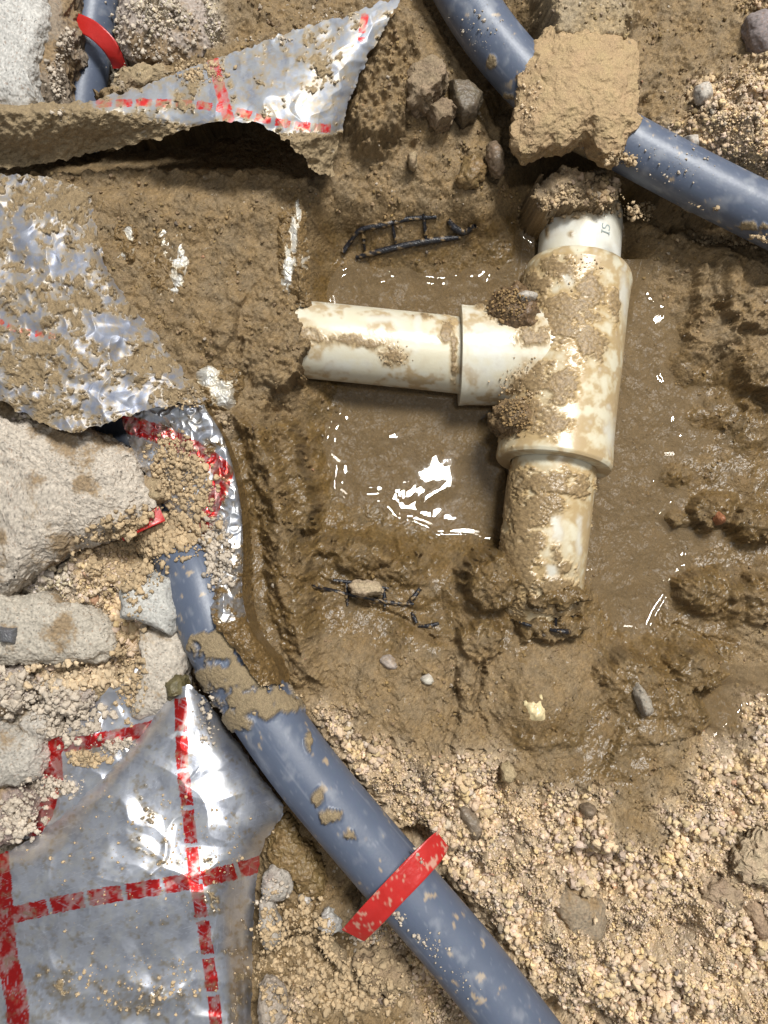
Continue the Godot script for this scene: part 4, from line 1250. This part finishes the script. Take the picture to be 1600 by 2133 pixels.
func add_stones() -> void:
	var pale := concrete(PALE)
	var stained := concrete(PALE, 0.2)
	var grey := concrete(Color(0.46, 0.44, 0.40), 0.06)
	var pink := concrete(Color(0.50, 0.42, 0.36), 0.14)
	var g := "broken concrete pieces"
	stone("concrete_block", "pale concrete block in the upper corner with rounded broken edge", "concrete", [-60, -60, 40, -60, 84, -50, 92, 40, 72, 110, 62, 165, 76, 214, 20, 222, -60, 225], 14, -14, M.concrete, concrete(Color(0.70, 0.67, 0.62)), 601, 0.6, Vector2(0.1, 0), 6.0, 0.05, g)
	stone("mortar_lump", "rough brownish mortar ridge between concrete block and looped pipe", "mortar", [90, -60, 146, -60, 142, 10, 150, 60, 140, 100, 126, 130, 128, 180, 122, 214, 78, 214, 64, 160, 80, 80, 92, 10], 2, -30, M.concrete, concrete(Color(0.34, 0.27, 0.2), 0.1), 602, 1.3, Vector2(-0.25, 0), 4.0, 0.1, g)
	stone("concrete_piece", "pale cracked concrete rubble beside the looped pipe at the top edge", "concrete", [246, -50, 330, -55, 410, -30, 436, 40, 410, 105, 345, 125, 285, 112, 250, 80, 240, 20], -1, -22, M.concrete, pink, 603, 1.3, Vector2(0.05, 0.05), 4.0, 0.1, g)
	stone("soil_clod", "flat tan clod below the pale rubble, touching the foil flap", "soil clod", [226, 152, 262, 132, 320, 124, 372, 134, 376, 152, 330, 172, 280, 186, 240, 196], -2, -26, M.dry, earthy(TAN), 604, 1.6, Vector2.ZERO, 4.0, 0.1)
	stone("concrete_piece", "large pale boulder of concrete with brown stained shoulder under the foil flap", "concrete", [-60, 900, 30, 880, 110, 884, 190, 902, 250, 935, 278, 985, 304, 1040, 282, 1092, 225, 1118, 150, 1142, 70, 1186, -60, 1236], 12, -22, M.concrete, concrete(Color(0.66, 0.575, 0.475), 0.14), 605, 1.2, Vector2(-0.06, -0.1), 4.0, 0.2, g)
	stone("concrete_piece", "flat oval concrete slab with a dark chip on it near the left frame edge", "concrete", [-60, 1250, 30, 1250, 78, 1243, 110, 1262, 170, 1268, 205, 1295, 236, 1336, 226, 1372, 168, 1390, 80, 1388, -60, 1378], 6, -18, M.concrete, concrete(Color(0.60, 0.535, 0.44), 0.03), 606, 0.9, Vector2.ZERO, 4.5, 0.08, g)
	stone("concrete_piece", "angular light grey concrete chunk resting beside the dark bend of pipe", "concrete", [268, 1180, 302, 1200, 346, 1200, 356, 1245, 372, 1290, 350, 1328, 300, 1306, 244, 1288, 240, 1238], 15, -14, M.concrete, concrete(Color(0.62, 0.60, 0.55)), 607, 0.5, Vector2(-0.1, 0.1), 7.0, 0.05, g)
	stone("concrete_piece", "narrow pale concrete wedge standing between chunk and silver foil", "concrete", [282, 1312, 330, 1318, 378, 1336, 382, 1400, 374, 1448, 340, 1488, 296, 1512, 264, 1500, 272, 1440, 288, 1370], 11, -14, M.concrete, concrete(Color(0.63, 0.555, 0.46), 0.06), 608, 0.7, Vector2.ZERO, 5.0, 0.1, g)
	stone("mossy_clod", "small dark olive clod at the foot of the pale wedge", "soil clod", [338, 1424, 372, 1412, 384, 1440, 372, 1462, 342, 1456], 14, 2, M.mud, earthy(Color(0.16, 0.13, 0.06)), 609, 1.4, Vector2.ZERO, 3.0, 0.2)
	stone("concrete_piece", "crumbly pale lump left of the silver foil, below the flat slab", "concrete", [78, 1440, 120, 1418, 168, 1422, 190, 1450, 176, 1482, 140, 1496, 96, 1488], 6, -12, M.concrete, pink, 610, 1.2, Vector2.ZERO, 3.5, 0.2, g)
	stone("concrete_piece", "pale crumbly block at the left frame edge beside the red T print", "concrete", [-40, 1530, 30, 1520, 80, 1540, 84, 1590, 64, 1630, 10, 1648, -40, 1640], 8, -14, M.concrete, concrete(Color(0.55, 0.5, 0.43), 0.05), 611, 0.9, Vector2.ZERO, 4.0, 0.15, g)
	stone("concrete_piece", "angular rubble piece just above the red T print", "concrete", [30, 1500, 66, 1480, 106, 1490, 118, 1526, 90, 1552, 44, 1540], 5, -12, M.concrete, stained, 612, 1.0, Vector2.ZERO, 4.0, 0.15, g)
	stone("concrete_piece", "reddish crumbly rubble at the left frame edge above the shiny foil", "concrete", [-40, 1660, 20, 1650, 58, 1676, 66, 1718, 36, 1752, -40, 1780], 6, -12, M.concrete, concrete(Color(0.4, 0.31, 0.27), 0.1), 613, 1.2, Vector2.ZERO, 3.5, 0.2, g)
	stone("concrete_piece", "small crumbly rubble knot at the left frame edge under the flat slab", "concrete", [-40, 1410, 20, 1398, 56, 1420, 60, 1462, 30, 1486, -40, 1490], 4, -14, M.concrete, pink, 614, 1.3, Vector2.ZERO, 3.5, 0.2, g)
	stone("soil_clod", "tan wedge-shaped clod between flat slab and pale wedge", "soil clod", [176, 1420, 216, 1396, 244, 1402, 238, 1440, 206, 1466, 178, 1462], 1, -12, M.dry, earthy(TAN), 615, 1.4)
	stone("dark_chip", "dark grey plastic chip lying on the flat concrete slab", "plastic chip", [-6, 1308, 30, 1310, 26, 1342, -4, 1338], 10.5, 5, M.net, earthy(Color(0.11, 0.11, 0.115), 0.1, 0.05), 616, 0.3, Vector2.ZERO, 8.0, 0.05)
	stone("soil_clod", "brown crusted clod lying between big boulder and red corner print", "soil clod", [288, 1002, 326, 994, 358, 1004, 356, 1036, 334, 1046, 300, 1042], 2, -10, M.dry, earthy(TAN), 617, 1.2)
	# upper middle
	stone("soil_clod", "light brown angular clod left of the dark slate piece", "soil clod", [852, 120, 900, 104, 930, 116, 936, 150, 916, 178, 888, 210, 850, 206, 846, 160], 3, -20, M.dry, earthy(Color(0.33, 0.24, 0.15)), 621, 1.3, Vector2(0.15, 0.1), 8.0, 0.03)
	stone("slate_piece", "dark grey slate piece in the shade of the upper pipe", "stone", [940, 154, 976, 152, 1012, 182, 996, 226, 964, 240, 946, 206], -6, -24, M.mud, earthy(Color(0.18, 0.14, 0.095), 0.15, 0.1), 622, 0.4, Vector2(-0.1, 0.2), 9.0, 0.02)  # dark stone, its colour also set for the shade it lies in
	stone("soil_clod", "small tan clod just below the dark slate piece", "soil clod", [892, 216, 934, 196, 950, 216, 942, 240, 912, 252], -2, -18, M.dry, earthy(Color(0.31, 0.22, 0.135)), 623, 0.9, Vector2(0.1, -0.15), 8.0, 0.03)
	stone("pebble", "oval grey-brown pebble on the slope below the dark slate piece", "pebble", [1018, 296, 1036, 290, 1052, 318, 1052, 350, 1036, 358, 1020, 330], -12, -22, M.mud, earthy(Color(0.24, 0.17, 0.11)), 624, 0.6, Vector2.ZERO, 3.0, 0.3)
	stone("soil_clod", "crumbled clod left of the oval grey-brown pebble", "soil clod", [964, 340, 990, 318, 1012, 334, 1008, 362, 984, 384, 960, 372], -15, -25, M.mud, earthy(MUD), 625, 1.4)
	stone("soil_clod", "pale tan nugget on the slope below the light brown clod", "soil clod", [850, 318, 866, 312, 868, 340, 856, 344], -12, -20, M.dry, earthy(TAN), 626, 0.5)
	stone("mud_lump", "big tan mud pat plastered over the upper pipe", "mud lump", [1080, 165, 1094, 96, 1128, 58, 1170, 30, 1230, 22, 1290, 30, 1326, 60, 1338, 130, 1330, 200, 1336, 250, 1310, 284, 1290, 318, 1250, 300, 1228, 276, 1190, 292, 1140, 294, 1094, 310, 1076, 250], 11, -8, M.dry, earthy(Color(0.50, 0.35, 0.19), 0.1, 0.1), 627, 1.1, Vector2(0.02, 0.07), 3.0, 0.3)
	stone("stone", "purple-grey stone cut by the right frame edge near the top corner", "stone", [1566, 30, 1600, 10, 1650, 10, 1650, 100, 1606, 100, 1580, 84], 10, -4, M.concrete, concrete(Color(0.3, 0.25, 0.24)), 629, 0.5, Vector2.ZERO, 5.0, 0.1)
	stone("pebble", "pale pebble in the granular soil above the right end of the upper pipe", "pebble", [1456, 176, 1478, 164, 1488, 190, 1470, 208, 1458, 200], 5, -3, M.concrete, pale, 630, 0.3)
	stone("pebble", "whitish square pebble resting against the upper pipe's right part", "pebble", [1432, 280, 1456, 276, 1460, 300, 1438, 306], 1, -8, M.concrete, pale, 631, 0.3, Vector2.ZERO, 6.0)
	# mud over the left pipe end and around the tee
	stone("mud_lump", "dark crumb patch in the upper crook of the white tee", "mud lump", [1018, 650, 1040, 610, 1080, 588, 1110, 600, 1124, 640, 1120, 680, 1080, 690, 1036, 680], -11, -30, M.mud, earthy(Color(0.2, 0.125, 0.065)), 633, 1.6, Vector2(0.12, 0), 3.0, 0.3)
	stone("pebble", "small pale pebble stuck in the upper crook of the white tee", "pebble", [1078, 612, 1098, 602, 1122, 608, 1114, 622, 1086, 624], -4, -14, M.concrete, pale, 634, 0.3, Vector2.ZERO, 3.0)
	stone("mud_lump", "crumb heap in the lower crook of the white tee", "mud lump", [1040, 850, 1070, 826, 1108, 840, 1124, 880, 1090, 900, 1052, 900, 1030, 880], -6, -30, M.mud, earthy(Color(0.25, 0.165, 0.085)), 635, 1.6, Vector2(0.12, 0), 3.0, 0.3)
	stone("pale_crumb", "white pipe end peeking out of smooth wet mud below the tee", "pipe", [1092, 1476, 1106, 1452, 1132, 1450, 1150, 1480, 1138, 1514, 1110, 1520, 1094, 1500], -0.5, -14, M.pvc, earthy(Color(0.58, 0.47, 0.27), 0.35, 0.1), 640, 0.9, Vector2.ZERO, 2.2, 0.2)
	stone("pebble", "grey shard stuck upright in the smooth wet mud on the right", "stone", [1328, 1444, 1340, 1432, 1356, 1456, 1366, 1482, 1354, 1496, 1344, 1492, 1334, 1466], -1, -14, M.concrete, concrete(Color(0.4, 0.35, 0.28)), 641, 0.4, Vector2.ZERO, 5.0, 0.1)
	stone("pebble", "rust-red pebble in the wet clod at the right shore", "pebble", [1492, 1078, 1502, 1068, 1512, 1074, 1512, 1090, 1498, 1092], -25, -34, M.mud, earthy(Color(0.42, 0.17, 0.08)), 642, 0.3, Vector2.ZERO, 3.0, 0.3)
	# lower right sand
	stone("stone", "flat grey-brown stone embedded in the sand of the lower right", "stone", [1158, 1886, 1190, 1866, 1236, 1876, 1266, 1900, 1268, 1950, 1240, 1978, 1196, 1974, 1172, 1930], 8, -8, M.concrete, concrete(Color(0.36, 0.28, 0.19), 0.1), 651, 0.7, Vector2.ZERO, 5.0, 0.08)
	stone("stone", "smooth grey-brown stone beside the red strip's upper end", "stone", [956, 1682, 980, 1688, 1004, 1716, 1018, 1750, 1000, 1762, 974, 1730], 4, -6, M.mud, earthy(Color(0.27, 0.21, 0.15), 0.08, 0.05), 652, 0.4, Vector2.ZERO, 3.0, 0.2)
	stone("sand_clod", "tan sand clod at the right frame edge beside a deep crack", "sand clod", [1540, 1800, 1580, 1750, 1650, 1740, 1650, 1860, 1590, 1850, 1552, 1836], 12, -6, M.dry, earthy(SAND), 653, 2.0)
	stone("sand_clod", "row of light clods below the deep crack at the right frame edge", "sand clod", [1480, 1850, 1530, 1838, 1560, 1866, 1548, 1900, 1500, 1904, 1470, 1880], 9, -6, M.dry, earthy(Color(0.44, 0.32, 0.21)), 654, 1.8)
	stone("pebble", "long tan pebble near the right frame edge, lower sand", "pebble", [1560, 1890, 1580, 1880, 1600, 1920, 1608, 1960, 1590, 1966, 1570, 1930], 8, -4, M.dry, earthy(Color(0.4, 0.28, 0.18)), 655, 0.8, Vector2.ZERO, 3.0, 0.2)
	stone("pebble", "pale flat chip on sand above the smooth grey-brown stone", "pebble", [1046, 1602, 1062, 1590, 1078, 1616, 1066, 1632, 1048, 1630], 4, -4, M.dry, earthy(Color(0.5, 0.38, 0.22)), 656, 0.5, Vector2.ZERO, 6.0)
	stone("pebble", "dark rounded pebble at the end of a groove in the mud", "pebble", [1214, 1686, 1232, 1680, 1246, 1692, 1238, 1704, 1220, 1702], 4, -4, M.mud, earthy(Color(0.24, 0.18, 0.12)), 657, 0.3, Vector2.ZERO, 3.0, 0.3)
	stone("concrete_piece", "speckled round concrete pebble in the gap right of the shiny foil", "concrete", [546, 1836, 570, 1820, 596, 1832, 604, 1862, 590, 1884, 560, 1884, 542, 1864], 2, -12, M.concrete, concrete(Color(0.52, 0.47, 0.41)), 658, 0.5, Vector2.ZERO, 3.5, 0.2, g)
	stone("concrete_piece", "long pale concrete sliver under the right edge of the shiny foil", "concrete", [540, 1888, 566, 1882, 572, 1920, 588, 1956, 578, 1976, 552, 1990, 540, 1950], 4, -12, M.concrete, concrete(Color(0.48, 0.43, 0.37)), 659, 0.5, Vector2.ZERO, 5.0, 0.1, g)
	stone("concrete_piece", "speckled rubble at the lower frame edge beside the shiny foil", "concrete", [540, 2074, 566, 2068, 590, 2092, 592, 2140, 560, 2160, 536, 2140], 6, -10, M.concrete, concrete(Color(0.45, 0.38, 0.31)), 660, 0.8, Vector2.ZERO, 3.5, 0.15, g)
	stone("crystal", "small glassy quartz lump left of the red strip's lower end", "stone", [668, 1920, 684, 1906, 702, 1920, 704, 1944, 684, 1948, 666, 1938], -2, -12, M.pvc, earthy(Color(0.42, 0.4, 0.37), 0.2, 0.05), 661, 1.2, Vector2.ZERO, 5.0, 0.2)
	stone("crystal", "tiny glassy quartz bit above the long pale sliver", "stone", [622, 1876, 634, 1866, 646, 1874, 640, 1886, 626, 1886], -6, -12, M.pvc, earthy(Color(0.48, 0.45, 0.41), 0.2, 0.05), 662, 0.8, Vector2.ZERO, 5.0, 0.2)
	stone("soil_clod", "brown stained clod filling the gap between shiny foil and diagonal pipe", "soil clod", [556, 1740, 590, 1710, 630, 1760, 668, 1820, 672, 1866, 640, 1880, 600, 1840, 560, 1800], -6, -22, M.mud, earthy(Color(0.25, 0.165, 0.07)), 663, 1.4, Vector2.ZERO, 4.0, 0.1)
	stone("soil_clod", "rounded brown clod below the tiny quartz bit", "soil clod", [586, 1896, 620, 1888, 650, 1892, 648, 1928, 612, 1938, 584, 1924], -5, -16, M.mud, earthy(Color(0.27, 0.18, 0.085)), 664, 1.2, Vector2.ZERO, 3.0, 0.2)
	stone("soil_clod", "long splinter-shaped clod left of the pipe below the red strip", "soil clod", [664, 1962, 680, 1956, 720, 1996, 712, 2010, 690, 2000], -2, -10, M.dry, earthy(Color(0.34, 0.25, 0.15)), 665, 0.8, Vector2.ZERO, 5.0)
	stone("soil_clod", "broad crusty clod at the lower edge left of the diagonal pipe", "soil clod", [740, 2010, 790, 1996, 840, 2020, 850, 2060, 800, 2076, 746, 2056], -2, -14, M.dry, earthy(Color(0.36, 0.26, 0.155)), 666, 2.0)
	stone("pebble", "pale quartz pebble low on the mud slope below the black netting", "pebble", [792, 1376, 812, 1368, 830, 1384, 822, 1396, 800, 1392], -10, -18, M.concrete, pink, 667, 0.3, Vector2.ZERO, 4.0)
	stone("pebble", "small clear pebble to the right of the pale quartz pebble", "pebble", [878, 1414, 894, 1406, 906, 1418, 896, 1430, 882, 1426], -9, -16, M.pvc, earthy(Color(0.44, 0.4, 0.34)), 668, 0.5, Vector2.ZERO, 4.0)
	stone("soil_clod", "tan sand brick caught in the lower netting", "soil clod", [728, 1216, 762, 1212, 792, 1218, 796, 1236, 764, 1240, 732, 1236], -14, -24, M.dry, earthy(SAND), 671, 0.8, Vector2.ZERO, 5.0)

# black net: bars as parts
func net(label: String, lift: float, bars: Array) -> void:
	var o: Vector2 = Vector2(bars[0][1][0], bars[0][1][1])
	var t := thing("black_netting", label, "plastic netting", pt(o.x, o.y, macro(o.x, o.y) - 4.0), "black netting scraps in the mud")
	for b in bars:
		var path := []
		for p in vline(b[1]):
			var q := pt(p.x, p.y, macro(p.x, p.y))
			var hgt := ground_at(q.x, q.z) * 1000.0
			path.append(pt(p.x, p.y, hgt + lift))
		if path.size() == 2:
			path.insert(1, (path[0] + path[1]) * 0.5)
		var r: float = b[0] * 0.5 / K
		var rads := []
		for k in path.size(): rads.append(r * (0.6 if k == 0 or k == path.size() - 1 else 1.0))
		put("strand", tube(path, rads, 12, 40, func(p: Vector3, _t: float, _a: float) -> Array:
			var n := n_spot.get_noise_3dv(p)
			var m := smoothstep(0.12, 0.3, n * 0.6 + n_blot.get_noise_3d(p.x * 2.0, p.y, p.z * 2.0) * 0.6)
			return [Color(0.012, 0.014, 0.019).lerp(MUD, m), m], M.net, M.mud, true, 0.0005), t)

func add_nets() -> void:
	net("black netting half sunk above the pit water, ladder shaped", 0.8, [[12, [725, 512, 750, 480, 800, 468, 850, 456, 910, 452]], [15, [742, 536, 790, 524, 850, 510, 910, 500, 960, 494]], [8, [755, 476, 760, 520]], [8, [818, 470, 824, 506]], [9, [882, 446, 888, 502]], [16, [934, 458, 946, 474, 968, 484, 990, 470]], [12, [725, 512, 716, 524, 730, 500]]])
	net("black netting shreds running below the smooth mud lobes by the pit", 0.9, [[10, [650, 1220, 700, 1232, 760, 1244, 820, 1256, 862, 1258]], [9, [690, 1208, 740, 1214, 810, 1226]], [8, [722, 1214, 724, 1262]], [9, [800, 1224, 802, 1268]], [12, [850, 1256, 862, 1244, 876, 1224]], [10, [858, 1276, 868, 1298]], [11, [872, 1304, 892, 1304, 914, 1298]]])
	net("small black netting cross right of the clod under the white pipe", 1.2, [[12, [1146, 1312, 1180, 1316, 1212, 1316]], [9, [1158, 1288, 1156, 1336]], [8, [1082, 1296, 1108, 1304]], [6, [1190, 1284, 1212, 1286]]])

# ------------------------------------------------------------------ room lamps outside the frame; the stands carrying them are made up
func room_lamp(at: Vector3, foot: Vector3, aim: Vector3, size: Vector2, energy: float, label: String) -> void:
	var t := thing("room_lamp", label, "room lamp", foot, "room lamps on added stands")
	var pole := CylinderMesh.new()
	pole.top_radius = 0.014
	pole.bottom_radius = 0.018
	pole.height = at.y + 0.05 - foot.y
	pole.material = M.steel
	var o := MeshInstance3D.new()
	o.name = "pole"
	o.mesh = pole
	o.position = Vector3(0, pole.height * 0.5, 0)
	t.add_child(o, true)
	for k in 3:
		var a := TAU * k / 3.0 + 0.4
		var e := Vector3(cos(a) * 0.28, 0.0, sin(a) * 0.28)
		var leg := tube([foot + Vector3(0, 0.3, 0), foot + e * 0.5 + Vector3(0, 0.15, 0), foot + e], [0.009, 0.009, 0.009], 10, 12, func(_p: Vector3, _t: float, _a: float) -> Array: return [Color(0.05, 0.05, 0.05), 0.0], M.steel, M.steel)
		put("leg", leg, t)
	var top := Vector3(foot.x, at.y + 0.04, foot.z)
	var back := (at - aim).normalized()
	put("arm", tube([top, top.lerp(at + back * 0.05, 0.5), at + back * 0.05], [0.011, 0.011, 0.011], 12, 12, func(_p: Vector3, _t: float, _a: float) -> Array: return [Color(0.05, 0.05, 0.05), 0.0], M.steel, M.steel), t)
	var box := BoxMesh.new()
	box.size = Vector3(size.x + 0.03, size.y + 0.03, 0.05)
	box.material = M.steel
	var h := MeshInstance3D.new()
	h.name = "housing"
	h.mesh = box
	t.add_child(h, true)
	h.look_at_from_position(at + back * 0.03, aim, Vector3(0.3, 0, 1))
	var lens := BoxMesh.new()
	lens.size = Vector3(size.x, size.y, 0.004)
	lens.material = M.lens
	var g := MeshInstance3D.new()
	g.name = "lamp_lens"
	g.mesh = lens
	t.add_child(g, true)
	g.look_at_from_position(at + back * 0.002, aim, Vector3(0.3, 0, 1))
	var l := AreaLight3D.new()
	l.name = "lamp_light"
	l.area_size = size
	l.light_energy = energy
	l.light_color = Color(1.0, 0.995, 0.98)
	l.shadow_enabled = true
	l.area_range = 12.0
	t.add_child(l, true)
	l.look_at_from_position(at - back * 0.004, aim, Vector3(0.3, 0, 1))

func _ready() -> void:
	rng.seed = 20240
	# camera
	var cam := Camera3D.new()
	cam.name = "camera"
	cam.position = Vector3(0, D, 0)
	cam.rotation = Vector3(-PI / 2, 0, 0)
	cam.fov = rad_to_deg(2.0 * atan(1066.5 / K / D))
	cam.near = 0.01
	cam.far = 60.0
	cam.current = true
	add_child(cam)
	# sky and exposure
	var env := Environment.new()
	env.background_mode = Environment.BG_SKY
	var sm := ProceduralSkyMaterial.new()
	sm.sky_top_color = Color(0.66, 0.68, 0.70)
	sm.sky_horizon_color = Color(0.50, 0.50, 0.50)
	sm.sky_curve = 0.3
	sm.ground_bottom_color = Color(0.3, 0.27, 0.23)
	sm.ground_horizon_color = Color(0.4, 0.38, 0.35)
	var sky := Sky.new()
	sky.sky_material = sm
	env.sky = sky
	env.background_energy_multiplier = 0.48
	env.tonemap_mode = Environment.TONE_MAPPER_LINEAR
	env.tonemap_exposure = 1.15
	env.sdfgi_enabled = true
	env.ssao_enabled = true
	env.ssil_enabled = true
	var we := WorldEnvironment.new()
	we.name = "surroundings"
	we.environment = env
	add_child(we)
	var fill_light := DirectionalLight3D.new()  # directional fill added to the indoor lamps, from no source of its own
	fill_light.name = "room_fill"
	fill_light.light_energy = 0.38
	fill_light.light_angular_distance = 16.0
	fill_light.light_color = Color(1.0, 0.97, 0.92)
	fill_light.shadow_enabled = true
	add_child(fill_light)
	fill_light.look_at_from_position(Vector3(0.35, 1.0, -0.55), Vector3.ZERO, Vector3(0, 0, 1))
	make_materials()
	room_lamp(Vector3(0.19, 2.2, -0.11), Vector3(0.75, 0.0, -0.75), Vector3(0.02, 0, -0.02), Vector2(0.13, 0.1), 0.8, "overhead room lamp mirrored in the water, on an added stand")
	room_lamp(Vector3(0.45, 1.9, -1.15), Vector3(0.55, 0.0, -1.5), Vector3(0.0, 0, 0.0), Vector2(0.5, 0.35), 5.0, "room lamp beyond the top of the picture, on an added stand")
	# setting
	read_survey()
	var pp := make_pipes()
	var white := [[[pt(1206, 480, -46), pt(1152, 972, -25)], 0.031, 0.4], [[pt(1172, 742, -36), pt(957, 741, -38)], 0.028, 0.4], [[pt(957, 741, -38), pt(660, 710, -34)], 0.0214, 0.5], [[pt(1156, 950, -26), pt(1128, 1200, -25)], 0.0232, 0.4]]
	make_ground(pp + white)
	print("ground ", Time.get_ticks_msec())
	make_water("water", "shallow brown water in the pit left of the white tee", -50.3, [620, 800, 1060, 1140], 81)
	make_water("water", "shallow brown water in the upper pit below the ladder of netting", -52.0, [620, 480, 1120, 680], 82)
	make_water("water", "muddy water channel along the right side of the white tee", -42.3, [1220, 540, 1640, 1340], 83)
	make_water("water", "small puddle near the right frame edge below the wet clods", -28.0, [1400, 1380, 1640, 1560], 84)
	print("water ", Time.get_ticks_msec())
	add_pipes(pp)
	add_tee()
	add_films()
	print("films ", Time.get_ticks_msec())
	add_stones()
	add_tapes()
	add_nets()
	make_crumbs()
	print("done ", Time.get_ticks_msec())
